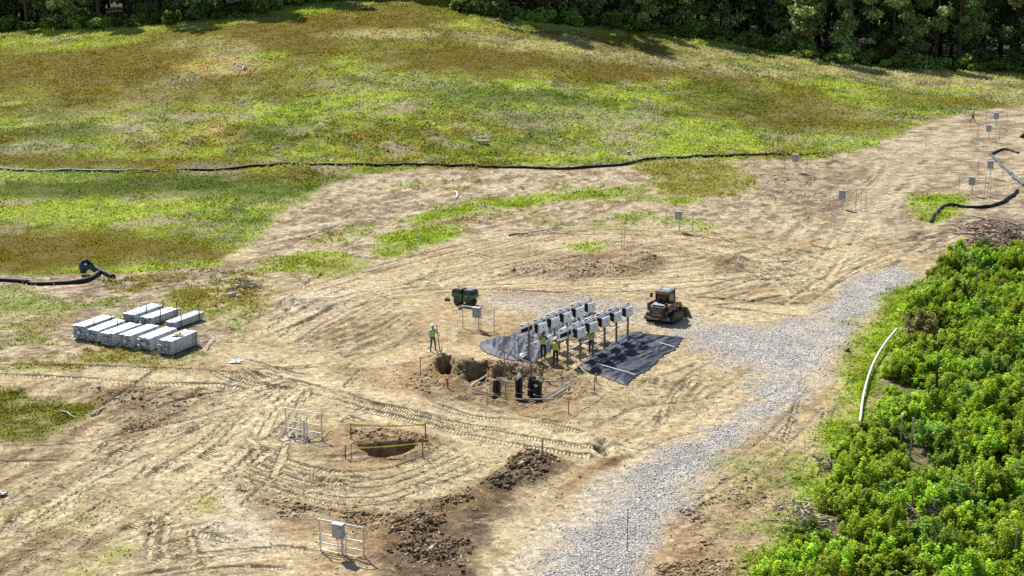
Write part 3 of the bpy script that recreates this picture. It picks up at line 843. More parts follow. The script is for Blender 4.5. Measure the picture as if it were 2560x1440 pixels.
class MB:
    def __init__(self):
        self.v = []; self.f = []

    def add(self, vs, fs):
        b = len(self.v); self.v += [tuple(map(float, p)) for p in vs]; self.f += [tuple(i + b for i in q) for q in fs]
        return self

    def box(self, c, s, R=None):
        x, y, z = s[0] / 2, s[1] / 2, s[2] / 2
        vs = [Vector((a, b, d)) for d in (-z, z) for b in (-y, y) for a in (-x, x)]
        if R is not None:
            vs = [R @ p for p in vs]
        c = Vector(c)
        return self.add([p + c for p in vs], [(0, 2, 3, 1), (4, 5, 7, 6), (0, 1, 5, 4), (2, 6, 7, 3), (0, 4, 6, 2), (1, 3, 7, 5)])

    def bar(self, p0, p1, w, h=None):
        h = h or w
        p0 = Vector(p0); p1 = Vector(p1); d = p1 - p0
        q = d.to_track_quat('X', 'Z').to_matrix()
        return self.box((p0 + p1) / 2, (d.length, w, h), q)

    def tube(self, pts, r, n=8, cap=True):
        pts = [Vector(p) for p in pts]
        rs = r if isinstance(r, (list, tuple, np.ndarray)) else [r] * len(pts)
        vs = []; fs = []
        up = Vector((0, 0, 1))
        prev = None
        for i, p in enumerate(pts):
            d = (pts[min(i + 1, len(pts) - 1)] - pts[max(i - 1, 0)]).normalized()
            if prev is None:
                a = d.orthogonal().normalized()
            else:
                a = (prev - d * prev.dot(d))
                a = a.normalized() if a.length > 1e-6 else d.orthogonal().normalized()
            prev = a
            b = d.cross(a)
            for k in range(n):
                t = 2 * math.pi * k / n
                vs.append(p + (a * math.cos(t) + b * math.sin(t)) * rs[i])
        for i in range(len(pts) - 1):
            for k in range(n):
                k2 = (k + 1) % n
                fs.append((i * n + k, i * n + k2, (i + 1) * n + k2, (i + 1) * n + k))
        if cap:
            fs.append(tuple(range(n - 1, -1, -1))); m = (len(pts) - 1) * n; fs.append(tuple(m + k for k in range(n)))
        return self.add(vs, fs)

    def prism(self, prof, y0, y1):
        """profile in xz extruded along y"""
        n = len(prof)
        vs = [(x, y0, z) for x, z in prof] + [(x, y1, z) for x, z in prof]
        fs = [tuple(range(n)), tuple(range(2 * n - 1, n - 1, -1))] + [(i, i + n, (i + 1) % n + n, (i + 1) % n) for i in range(n)]
        return self.add(vs, fs)

    def lathe(self, prof, n=14, c=(0, 0, 0), sx=1, sy=1):
        vs = []; fs = []
        for r, z in prof:
            for k in range(n):
                t = 2 * math.pi * k / n
                vs.append((c[0] + r * sx * math.cos(t), c[1] + r * sy * math.sin(t), c[2] + z))
        for i in range(len(prof) - 1):
            for k in range(n):
                k2 = (k + 1) % n
                fs.append((i * n + k, i * n + k2, (i + 1) * n + k2, (i + 1) * n + k))
        fs.append(tuple(range(n - 1, -1, -1))); m = (len(prof) - 1) * n; fs.append(tuple(m + k for k in range(n)))
        return self.add(vs, fs)

    def mesh(self, name, mat, bevel=0, smooth=False):
        bm = bmesh.new()
        vs = [bm.verts.new(p) for p in self.v]
        for q in self.f:
            try:
                bm.faces.new([vs[i] for i in q])
            except ValueError:
                pass
        bmesh.ops.recalc_face_normals(bm, faces=bm.faces)
        if bevel:
            bmesh.ops.bevel(bm, geom=bm.edges[:], offset=bevel, segments=1, affect='EDGES', clamp_overlap=True)
        me = bpy.data.meshes.new(name); bm.to_mesh(me); bm.free()
        if smooth:
            me.polygons.foreach_set("use_smooth", np.ones(len(me.polygons), bool))
        if mat: me.materials.append(mat)
        return me

    def build(self, name, mat, parent=None, bevel=0, smooth=False, loc=None):
        o = bpy.data.objects.new(name, self.mesh(name, mat, bevel, smooth)); COL.objects.link(o)
        if parent: o.parent = parent
        if loc is not None: o.location = loc
        return o


# ------------------------------------------------------------------ leaf materials
def leaf_mat(name, trans=.35, rough=.55, spec=.25, vlo=.75, vhi=1.3, tint=.25):
    k = NT(name)
    c = k.attr("Col", "Color")
    oi = k.n("ObjectInfo").outputs["Random"]
    hv = k.n("HueSaturation"); k.l(c, hv.inputs["Color"])
    k.l(k.math('MULTIPLY_ADD', oi, vhi - vlo, vlo), hv.inputs["Value"])
    k.l(k.math('MULTIPLY_ADD', oi, .03, .485), hv.inputs["Hue"])
    k.l(hv.outputs[0], k.b.inputs["Base Color"])
    k.b.inputs["Roughness"].default_value = rough; k.b.inputs["Specular IOR Level"].default_value = spec
    tr = k.n("BsdfTranslucent"); k.l(k.mix(tint, hv.outputs[0], (0.22, .26, .02)), tr.inputs[0])
    mx = k.n("MixShader"); mx.inputs[0].default_value = trans
    k.l(k.b.outputs[0], mx.inputs[1]); k.l(tr.outputs[0], mx.inputs[2]); k.l(mx.outputs[0], k.out.inputs[0])
    return k.m


M_BLADE = leaf_mat("grass_blades", .45, .8, .04, 1, 1, 0)
M_BUSH = leaf_mat("bush_leaves", .5, .65, .08, .78, 1.5, .3)
M_TREE = leaf_mat("tree_leaves", .48, .6, .12, .5, 1.9)
M_BARK = simple_mat("bark", (.10, .08, .06), .9, var=.45, scale=3, bump=.5)
M_TWIG = simple_mat("grey_twig", (.22, .18, .14), .9, var=.4, scale=5)
M_DEAD = simple_mat("burnt_wood", (.022, .02, .018), .85, var=.5, scale=5)


def cone_points(n, y0, y1, power=1.0, marg=1.06):
    """random ground points in the wedge of land in view; density falls off with distance"""
    u = rng.random(n)
    if power == 1.0:
        y = y0 * (y1 / y0) ** u
        # x spread grows with y: uniform density would need weight y; this gives density ~ 1/y^2
    else:
        y = (y0 ** (1 - power + 1) + u * (y1 ** (1 - power + 1) - y0 ** (1 - power + 1))) ** (1 / (1 - power + 1))
    x = (rng.random(n) * 2 - 1) * y * .335 * marg
    return x, y


# ------------------------------------------------------------------ grass blades and weeds of the field
def build_grass():
    x, y = cone_points(900000, 62, 285, 1.0)
    gr = gza(GRASS, x, y)[:, 0]
    sf = gza(SOFT, x, y)[:, 0]
    keep = rng.random(len(x)) < gr ** 1.6 * (.35 + .65 * sstep(.35, .55, fbm(x, y, 1.2, 3, 56)))
    x, y = x[keep], y[keep]
    if len(x) > 260000:
        x, y = x[:260000], y[:260000]
    z = gza(Z, x, y)[:, 0]; col = gza(C, x, y); sf = gza(SOFT, x, y)[:, 0]
    n = len(x)
    far = np.clip((y - 60) / 200, 0, 1)
    lump = fbm(x, y, 2.5, 3, 55)
    hgt = (.07 + .14 * rng.random(n) ** 1.5 + .20 * sstep(.45, .7, lump) * rng.random(n)) * (.7 + .8 * far)
    wid = (.045 + .07 * rng.random(n)) * (.8 + 1.7 * far)
    br = (1.0 + .6 * rng.random(n) * (1 - .7 * sf) + .05 * sf)[:, None]
    hgt *= 1 - .3 * sf; wid *= 1 - .3 * sf
    th = rng.random(n) * math.pi
    lean = rng.normal(0, .35, (n, 2)) * hgt[:, None]
    lean[:, 0] += .25 * hgt
    dx = np.cos(th) * wid; dy = np.sin(th) * wid
    co = np.zeros((n, 3, 3))
    co[:, 0] = np.stack([x - dx, y - dy, z - .03], 1)
    co[:, 1] = np.stack([x + dx, y + dy, z - .03], 1)
    co[:, 2] = np.stack([x + lean[:, 0] + dx * .3, y + lean[:, 1] + dy * .3, z + hgt], 1)
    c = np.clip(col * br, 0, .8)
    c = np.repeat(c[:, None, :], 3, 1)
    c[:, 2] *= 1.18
    f = np.arange(n * 3).reshape(n, 3)
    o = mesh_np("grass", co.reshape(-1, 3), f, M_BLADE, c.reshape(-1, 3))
    tag(o, "mixed olive and lime grass and weeds covering the field and verges", "grass", kind="stuff")
    print("grass", n)


build_grass()

# ------------------------------------------------------------------ loose clods, stones and straw
OCT = np.array([(1, 0, 0), (-1, 0, 0), (0, 1, 0), (0, -1, 0), (0, 0, 1), (0, 0, -1)], float)
OCF = np.array([(0, 2, 4), (2, 1, 4), (1, 3, 4), (3, 0, 4), (2, 0, 5), (1, 2, 5), (3, 1, 5), (0, 3, 5)])


def rocks(name, x, y, size, col, mat, flat=.7, sink=.3):
    n = len(x)
    z = gza(Z, x, y)[:, 0]
    v = OCT[None] * (.45 + .9 * rng.random((n, 6, 1))) + rng.normal(0, .3, (n, 6, 3))
    a = rng.random(n) * 6.28; ca, sa = np.cos(a)[:, None], np.sin(a)[:, None]
    sc = size[:, None] * (.5 + 1.0 * rng.random((n, 3)))
    v = v * sc[:, None, :]; v[:, :, 2] *= flat
    vx = v[:, :, 0] * ca - v[:, :, 1] * sa; vy = v[:, :, 0] * sa + v[:, :, 1] * ca
    co = np.stack([vx + x[:, None], vy + y[:, None], v[:, :, 2] + (z + size * (.5 - sink))[:, None]], 2)
    f = (OCF[None] + (np.arange(n) * 6)[:, None, None]).reshape(-1, 3)
    c = np.repeat(np.clip(col, 0, .8)[:, None, :], 6, 1).reshape(-1, 3)
    return mesh_np(name, co.reshape(-1, 3), f, mat, c)


def vcol_mat(name, rough=.9, spec=.15):
    k = NT(name)
    k.l(k.attr("Col", "Color"), k.b.inputs["Base Color"])
    k.b.inputs["Roughness"].default_value = rough; k.b.inputs["Specular IOR Level"].default_value = spec
    return k.m


M_STONE = vcol_mat("loose_stone")
x, y = cone_points(520000, 62, 150, 1.0)
gv_ = gza(GRAV, x, y)[:, 0]
k_ = rng.random(len(x)) < gv_ * .95
xg, yg = x[k_][:42000], y[k_][:42000]
n = len(xg)
shade = rng.choice([.2, .36, .5, .62, .7], n, p=[.1, .2, .28, .26, .16])[:, None] * np.array([[1, .97, .93]]) * (.85 + .3 * rng.random((n, 1)))
tag(rocks("gravel", xg, yg, .02 + .035 * rng.random(n) ** 1.6, shade, M_STONE, .7, .25), "loose grey crushed stone spread along the access road", "gravel", kind="stuff")
print("gravel", n)
x, y = cone_points(260000, 62, 160, 1.0)
dk = gza(ROUGH, x, y)[:, 0] * (1 - gza(GRASS, x, y)[:, 0]) * (1 - .8 * gza(GRAV, x, y)[:, 0]) * (1 - .7 * gza(LUGM, x, y)[:, 0])
dk = dk * sstep(.38, .62, fbm(x, y, 3.0, 3, 88)) * (.25 + .75 * sstep(.9, 1.7, dk))
k_ = rng.random(len(x)) < dk * .5
xc, yc = x[k_][:36000], y[k_][:36000]
n = len(xc)
rr = gza(ROUGH, xc, yc)[:, 0]
cc = gza(C, xc, yc) * (.5 + .8 * rng.random((n, 1)))
wh = rng.random(n) < .06
cc[wh] = T(226, 214, 190)
tag(rocks("soil_clods", xc, yc, (.025 + .08 * rng.random(n) ** 3) * (.7 + .9 * np.clip(rr - .8, 0, 1.2)), cc, M_STONE, .75, .3), "loose brown soil clods and stones over the dug ground", "clods", kind="stuff")
print("clods", n)
# straw and splinters lying on bare ground
x, y = cone_points(90000, 62, 190, 1.0)
m_ = (1 - gza(GRASS, x, y)[:, 0]) * (1 - gza(GRAV, x, y)[:, 0]) * (.25 + .75 * sstep(.45, .65, fbm(x, y, 4, 3, 99)))
k_ = rng.random(len(x)) < m_ * .55
xs, ys = x[k_][:24000], y[k_][:24000]
n = len(xs)
zs = gza(Z, xs, ys)[:, 0] + .02
L = (.08 + .3 * rng.random(n) ** 2) * (.7 + .6 * np.clip((ys - 60) / 100, 0, 1)); th = rng.random(n) * 6.28
wd = .012 + .02 * rng.random(n)
dx, dy = np.cos(th), np.sin(th)
co = np.zeros((n, 4, 3)); tilt = rng.normal(0, .08, n) * L
co[:, 0] = np.stack([xs - dx * L, ys - dy * L, zs - tilt], 1); co[:, 1] = np.stack([xs - dy * wd, ys + dx * wd, zs + .03], 1)
co[:, 2] = np.stack([xs + dx * L, ys + dy * L, zs + np.abs(tilt) + .01], 1); co[:, 3] = np.stack([xs + dy * wd, ys - dx * wd, zs + .01], 1)
fs = np.array([(0, 1, 2, 3)])[None] + (np.arange(n) * 4)[:, None, None]
sc = np.where((rng.random(n) < .72)[:, None], T(232, 214, 172)[None] * (.8 + .35 * rng.random((n, 1))), T(120, 96, 70)[None])
tag(mesh_np("straw", co.reshape(-1, 3), fs.reshape(-1, 4), M_STONE, np.repeat(np.clip(sc, 0, .8)[:, None], 4, 1).reshape(-1, 3)), "scattered straw and wood splinters on the bare soil", "straw", kind="stuff")

# ------------------------------------------------------------------ foliage meshes
def leaf_cloud(name, lobes, n, size, mat, pal, seed, shell=.55, droop=0.2, aspect=1.6, up=.35, outw=.7):
    """lobes: (centre, radii, weight, tone); leaves are small rhombic faces through each lobe's outer volume"""
    r = np.random.default_rng(seed)
    w = np.array([l[2] for l in lobes], float); w /= w.sum()
    which = r.choice(len(lobes), n, p=w)
    cen = np.array([l[0] for l in lobes])[which]; rad = np.array([l[1] for l in lobes])[which]; tone = np.array([l[3] for l in lobes])[which]
    d = r.normal(0, 1, (n, 3)); d /= np.linalg.norm(d, axis=1)[:, None]
    q = (shell + (1 - shell) * r.random(n)) ** .7
    # clumped surface: push some directions in, some out
    k = np.sin(d[:, 0] * 5 + which) * np.sin(d[:, 1] * 6 + 2 * which) * np.sin(d[:, 2] * 5 + which * .7)
    q = q * (1 + .28 * k)
    p = cen + d * rad * q[:, None]
    nrm = d * outw + r.normal(0, .5, (n, 3)) + np.array([-.15 * up, .3 * up, up]); nrm /= np.linalg.norm(nrm, axis=1)[:, None]
    a = np.cross(nrm, r.normal(0, 1, (n, 3))); a /= np.linalg.norm(a, axis=1)[:, None]
    b = np.cross(nrm, a)
    s = size * (.6 + .8 * r.random(n))[:, None]
    a = a * s * aspect * .5; b = b * s * .5
    co = np.stack([p - a, p - b + a * .1, p + a - np.array([0, 0, 1]) * s * droop, p + b + a * .1], 1)
    pal = np.asarray(pal)
    c = pal[r.choice(len(pal), n)] * (tone * (.75 + .5 * r.random(n)))[:, None]
    f = np.arange(n * 4).reshape(n, 4)
    o = mesh_np(name, co.reshape(-1, 3), f, mat, np.repeat(np.clip(c, 0, .8)[:, None], 4, 1).reshape(-1, 3))
    me = o.data
    bpy.data.objects.remove(o)
    return me


# ---- thicket shrubs on the right
BUSHPAL = [(.34, .48, .03), (.44, .56, .04), (.24, .40, .03), (.54, .62, .06), (.15, .28, .03)]
BUSHDK = [(.17, .29, .04), (.24, .36, .05), (.12, .22, .04), (.30, .42, .06)]
BUSHBR = [(.30, .26, .10), (.36, .34, .10), (.22, .24, .07), (.40, .30, .14)]
bush_meshes = []
for s_ in range(12):
    r_ = random.Random(100 + s_)
    lob = []
    for i in range(r_.randint(28, 36)):
        a_ = r_.uniform(0, 6.28); q = r_.uniform(.05, 1.05)
        z_ = r_.uniform(.3, 1.3) * (1.15 - .45 * q)
        rr_ = r_.uniform(.11, .24)
        lob.append(((q * math.cos(a_), q * math.sin(a_), z_), (rr_, rr_, rr_ * r_.uniform(1.2, 2.8)), rr_ ** 1.6, r_.uniform(.6, 1.3)))
    cm = leaf_cloud("crown", lob, 4000 if s_ < 8 else 3200, .072 if s_ < 8 else .085, M_BUSH, BUSHPAL if s_ < 8 else BUSHDK if s_ < 11 else BUSHBR, 200 + s_, .35, .1, 1.6, 1.2, .35)
    st = MB()
    for i in range(5):
        a_ = r_.uniform(0, 6.28)
        st.tube([(0.05 * math.cos(a_), .05 * math.sin(a_), -.1), (.3 * math.cos(a_), .3 * math.sin(a_), .5), (.55 * math.cos(a_ + .4), .55 * math.sin(a_ + .4), r_.uniform(.9, 1.25))], [.03, .02, .008], 5)
    bush_meshes.append((cm, st.mesh("stems", M_BARK)))
TP = W(THICKET)
PIPE_XY = smooth_line(W([(2150, 1060), (2158, 1000), (2175, 940), (2200, 890), (2240, 838)]), 8)
pts = []
r_ = random.Random(5)
tries = 0
x0, x1, y0, y1 = TP[:, 0].min(), TP[:, 0].max(), TP[:, 1].min(), TP[:, 1].max()
while tries < 30000:
    tries += 1
    x_ = r_.uniform(x0, x1); y_ = r_.uniform(y0, y1)
    if x_ > y_ * .345 or y_ < 61.5:
        continue
    if not inside(TP, np.array([x_]), np.array([y_]))[0]:
        continue
    gap = float(fbm(np.array([x_]), np.array([y_]), 5, 2, 71)[0])
    dmin = 1.02 if gap < .6 else 1.9
    if min((x_ - a_) ** 2 + (y_ - b_) ** 2 for a_, b_ in PIPE_XY) < 1.5 ** 2:
        continue
    if any((x_ - a_) ** 2 + (y_ - b_) ** 2 < dmin ** 2 for a_, b_, _ in pts):
        continue
    pts.append((x_, y_, gap))
print("bushes", len(pts))
pts.sort(key=lambda q: q[1])
for i, (x_, y_, gp) in enumerate(pts[:300]):
    kb = r_.choice((0, 1, 2, 3, 4, 5, 6, 7, 0, 1, 2, 3, 4, 5, 6, 7, 8, 9, 10))
    if gp > .57 and r_.random() < .4: kb = r_.choice((8, 9, 10, 11))
    cm, sm = bush_meshes[kb]
    lbb = (("leafy bright green shrub in the dense thicket right of the gravel road", "bright shrubs of the thicket right of the road") if kb < 8 else ("darker green shrub among the bright thicket right of the gravel road", "dark shrubs of the thicket right of the road") if kb < 11 else ("dry yellowish brown shrub among the green thicket right of the road", "dry shrubs of the thicket right of the road"))
    e = empty("shrub", (x_, y_, gz(x_, y_) - .05), r_.uniform(0, 6.28), lbb[0], "shrub", lbb[1])
    s_ = r_.uniform(.75, 1.3)
    e.scale = (s_, s_, s_ * r_.uniform(.55, 1.0) * (1.35 if r_.random() < .14 else 1))
    for nm, me in (("crown", cm), ("stems", sm)):
        o = bpy.data.objects.new(nm, me); COL.objects.link(o); o.parent = e

# ---- the wood behind the field
TREEPAL = [T(156, 176, 104), T(184, 202, 128), T(128, 150, 88), T(204, 216, 150), T(160, 188, 102)]
VINEPAL = [T(196, 214, 130), T(168, 190, 110), T(220, 230, 164), T(146, 166, 98)]


def tree_meshes(seed, H, vine):
    r_ = random.Random(seed)
    tr = MB()
    bend = [(0, 0, -.5)] + [(r_.uniform(-.25, .25) * k, r_.uniform(-.25, .25) * k, H * k / 5) for k in range(1, 6)]
    rad = [.34, .29, .24, .18, .12, .05]
    tr.tube(bend, rad, 8)
    lob = []
    z_lo = 1.0 if vine else r_.uniform(1.4, 4.5)
    nl = 26 if vine else 30
    for i in range(nl):
        z_ = z_lo + (H - z_lo) * (i + r_.random()) / nl
        a_ = r_.uniform(0, 6.28)
        prof = math.sin(math.pi * min(1, max(.12, (z_ - z_lo + 1.5) / (H - z_lo + 2))) ** .8)
        R_ = (1.2 if vine else 1.6) + 2.6 * prof
        q = r_.uniform(.35, 1.0) * R_
        c = (q * math.cos(a_), q * math.sin(a_), z_)
        rr_ = r_.uniform(.8, 1.7)
        lob.append((c, (rr_, rr_, rr_ * r_.uniform(.5, .8)), rr_ ** 2, r_.uniform(.55, 1.3)))
        k = min(4.6, max(.5, (z_ - 1.2) / H * 5)); i0 = int(k); f_ = k - i0
        b0, b1 = bend[i0], bend[min(i0 + 1, 5)]
        st = Vector(b0).lerp(Vector(b1), f_)
        if i % 2 == 0:
            mid = st.lerp(Vector(c), .5) + Vector((0, 0, .25))
            tr.tube([st, mid, c], [.09, .06, .02], 5)
    if vine:
        for i in range(9):
            z_ = .6 + i * .8
            a_ = r_.uniform(0, 6.28)
            lob.append(((.7 * math.cos(a_), .7 * math.sin(a_), z_), (.8, .8, .9), .9, r_.uniform(.8, 1.4)))
    cm = leaf_cloud("crown", lob, 5200, .34, M_TREE, VINEPAL if vine else TREEPAL, seed + 7, .4, .35, 1.5, .6, .5)
    return tr.mesh("trunk", M_BARK, smooth=True), cm


TREES = [tree_meshes(300 + i, h, v) for i, (h, v) in enumerate(((19, False), (22, False), (17, True), (20, False), (15, True), (24, False), (18, False)))]


def edge_y(x_):
    return float(np.interp(x_, EP[:, 0], EP[:, 1]))


r_ = random.Random(21)
KL = {False: ("tall dark leafy tree in the shaded wood behind the field", "tree", "trees of the wood behind the field"),
      True: ("vine draped tree with foliage hanging down to the undergrowth at the wood edge", "tree", "vine draped trees at the wood edge")}
KV = (False, False, True, False, True, False, False)
ntree = 0
for row, (off, step) in enumerate(((8.0, 7.5), (13.5, 6.0), (20, 4.8), (28, 4.6), (37, 4.8), (46, 5.0))):
    x_ = -112 + r_.uniform(0, 3)
    while x_ < 108:
        y_ = edge_y(x_) + off + r_.uniform(-2.2, 2.2)
        t_ = r_.choice([0, 1, 2, 3, 4, 5, 6, 2, 4] if row < 2 else [0, 1, 3, 5, 6])
        lb, ct, gp = KL[KV[t_]]
        e = empty("tree", (x_, y_, gz(x_, y_) - .1), r_.uniform(0, 6.28), lb, ct, gp)
        s_ = r_.uniform(.85, 1.2)
        e.scale = (s_, s_, s_ * r_.uniform(.9, 1.15))
        for nm, me in (("trunk", TREES[t_][0]), ("crown", TREES[t_][1])):
            o = bpy.data.objects.new(nm, me); COL.objects.link(o); o.parent = e
        ntree += 1
        x_ += step * r_.uniform(.7, 1.35)
print("trees", ntree)
# undergrowth shrubs at the foot of the wood
UNDER = [T(130, 158, 66), T(160, 184, 84), T(110, 136, 58), T(178, 198, 96)]
und = []
for s_ in range(4):
    r2 = random.Random(400 + s_)
    lob = []
    for i in range(9):
        a_ = r2.uniform(0, 6.28); q = r2.uniform(.1, 1.2)
        rr_ = r2.uniform(.4, .8)
        lob.append(((q * math.cos(a_), q * math.sin(a_), r2.uniform(.3, 1.3)), (rr_, rr_, rr_ * .9), rr_ ** 2, r2.uniform(.7, 1.3)))
    cm = leaf_cloud("crown", lob, 900, .26, M_TREE, UNDER, 420 + s_)
    st = MB()
    for i in range(4):
        a_ = r2.uniform(0, 6.28)
        st.tube([(0, 0, -.2), (.4 * math.cos(a_), .4 * math.sin(a_), .6), (.8 * math.cos(a_), .8 * math.sin(a_), 1.2)], [.04, .03, .01], 5)
    und.append((cm, st.mesh("stems", M_BARK)))
for row, (off, step) in enumerate(((3.5, 2.2), (7, 2.2))):
    x_ = -96.0
    while x_ < 94:
        y_ = edge_y(x_) + off + r_.uniform(-2.4, 1.6)
        k_ = r_.randrange(4)
        e = empty("undergrowth_shrub", (x_, y_, gz(x_, y_) - .1), r_.uniform(0, 6.28), "low rounded weedy shrub growing at the foot of the wood edge", "shrub", "undergrowth at the foot of the wood")
        s_ = r_.uniform(.7, 1.35)
        e.scale = (s_ * 1.1, s_, s_ * r_.uniform(.7, 1.2))
        for nm, me in (("crown", und[k_][0]), ("stems", und[k_][1])):
            o = bpy.data.objects.new(nm, me); COL.objects.link(o); o.parent = e
        x_ += step * r_.uniform(.6, 1.7)

# ------------------------------------------------------------------ materials of built things
M_GALV = simple_mat("galvanised_steel", (.56, .57, .58), .45, .55, .18, 9, .5)
M_GALVD = simple_mat("weathered_steel_post", (.30, .29, .28), .6, .35, .3, 7, .4)
M_RPOST = simple_mat("brown_grey_pile", (.20, .175, .155), .6, .25, .3, 6, .4)
M_BRIGHT = simple_mat("bright_new_steel", (.50, .53, .57), .5, .3, .14, 6, .5)
M_BOX = simple_mat("grey_enclosure_paint", (.36, .38, .39), .5, 0, .06, 4, .4)
M_WHITE = simple_mat("white_powder_coat", (.76, .77, .76), .45, 0, .05, 4, .4)
M_BLACK = simple_mat("black_plastic", (.012, .012, .013), .5, 0, .3, 6, .4)
M_DRUM = simple_mat("dusty_drum_steel", (.075, .062, .05), .7, .2, .4, 7, .3, dirt=(.26, .2, .13))
M_GREEN = simple_mat("green_machine_paint", (.012, .15, .055), .4, 0, .12, 4, .5, dirt=(.12, .16, .09))
M_GLASS = simple_mat("dark_window", (.02, .024, .026), .12, 0, .1, 2, .6)
M_SKYL = simple_mat("pale_roof_pane", (.30, .40, .38), .2, 0, .1, 2, .6)
M_ROOFP = simple_mat("dusty_dark_roof", (.10, .11, .12), .5, 0, .2, 5, .5)
M_TARP = simple_mat("black_geotextile", (.022, .027, .042), .6, 0, .35, 4, .35)
M_SOCK = simple_mat("black_mesh_sock", (.009, .011, .013), .65, 0, .5, 9, .3, bump=.6)
M_SOCKB = simple_mat("blue_grey_mesh_sock", (.045, .075, .10), .55, 0, .5, 7, .4, bump=.5)
M_WOOD = simple_mat("raw_timber", (.36, .26, .15), .8, 0, .3, 8)
M_STAKE = simple_mat("weathered_stake", (.20, .15, .10), .85, 0, .3, 8)
M_YTAPE = simple_mat("yellow_caution_tape", (.80, .58, .07), .45, 0, .1, 5)
M_PTAPE = simple_mat("faded_caution_tape", (.80, .62, .34), .5, 0, .2, 3)
M_RED = simple_mat("red_paint", (.55, .03, .015), .5, 0, .15, 5)
M_PVC = simple_mat("white_pvc", (.78, .78, .76), .4, 0, .06, 2)
M_CARD = simple_mat("white_label", (.75, .75, .73), .6, 0, .05, 5)
M_STICK = simple_mat("dead_stick", (.30, .23, .18), .9, 0, .4, 4)
M_PALEW = simple_mat("bleached_wood", (.46, .37, .27), .85, 0, .3, 5)
M_ROCK = simple_mat("pale_rock", (.46, .39, .30), .9, 0, .25, 4, bump=.4)
M_SKIN = simple_mat("skin", (.36, .2, .13), .55, 0, .08, 8)
M_VEST = simple_mat("hi_vis_vest", (.36, .62, .03), .6, 0, .08, 6)
M_REFL = simple_mat("reflective_band", (.6, .62, .6), .4, .3, .05, 6)
M_JEAN = simple_mat("blue_jeans", (.09, .12, .17), .85, 0, .25, 12)
M_DKTROU = simple_mat("dark_trousers", (.02, .021, .024), .85, 0, .3, 12)
M_BOOT = simple_mat("brown_boot", (.06, .04, .025), .7, 0, .2, 9)
M_SHIRTW = simple_mat("pale_shirt", (.5, .52, .5), .8, 0, .1, 9)
M_SHIRTR = simple_mat("red_shirt", (.38, .04, .03), .8, 0, .15, 9)
M_SHIRTD = simple_mat("dark_shirt", (.03, .032, .035), .8, 0, .2, 9)
M_HAT = simple_mat("white_hard_hat", (.78, .78, .76), .35, 0, .03, 4)
M_HATB = simple_mat("pale_blue_hard_hat", (.45, .62, .68), .35, 0, .03, 4)
M_HAIR = simple_mat("dark_hair", (.02, .015, .01), .8, 0, .2, 20)
M_ORANGE = simple_mat("orange_lens", (.65, .13, .03), .35, 0, .1, 4)

# camouflage paint of the loader
k = NT("camouflage_paint")
tc = k.n("TexCoord").outputs["Object"]
c = k.mix(k.math('GREATER_THAN', k.noise(1.7, 2, .5, tc), .52), (.085, .10, .055), (.30, .17, .06))
c = k.mix(k.math('GREATER_THAN', k.noise(2.3, 2, .5, k.n("Mapping").outputs[0]), .60), c, (.02, .02, .018))
mp2 = k.n("Mapping"); mp2.inputs["Location"].default_value = (5, 3, 1); k.l(tc, mp2.inputs[0])
c = k.mix(k.math('GREATER_THAN', k.noise(2.1, 2, .5, mp2.outputs[0]), .57), c, (.018, .02, .016))
c = k.mix(k.math('MULTIPLY', k.ramp(k.noise(6, 5, .7, tc), .5, .8), .5), c, (.22, .18, .12))
k.l(c, k.b.inputs["Base Color"]); k.b.inputs["Roughness"].default_value = .6
M_CAMO = k.m
# crumpled clear film
k = NT("clear_wrap_film")
k.b.inputs["Base Color"].default_value = (.75, .8, .85, 1); k.b.inputs["Roughness"].default_value = .18
tr = k.n("BsdfTransparent"); mx = k.n("MixShader"); mx.inputs[0].default_value = .5
k.l(tr.outputs[0], mx.inputs[1]); k.l(k.b.outputs[0], mx.inputs[2]); k.l(mx.outputs[0], k.out.inputs[0])
M_FILM = k.m

U_ANG = math.radians(-25)             # site grid: across
V_ANG = math.radians(63)              # site grid: rows run away from the camera
Ux = Vector((math.cos(U_ANG), math.sin(U_ANG), 0))

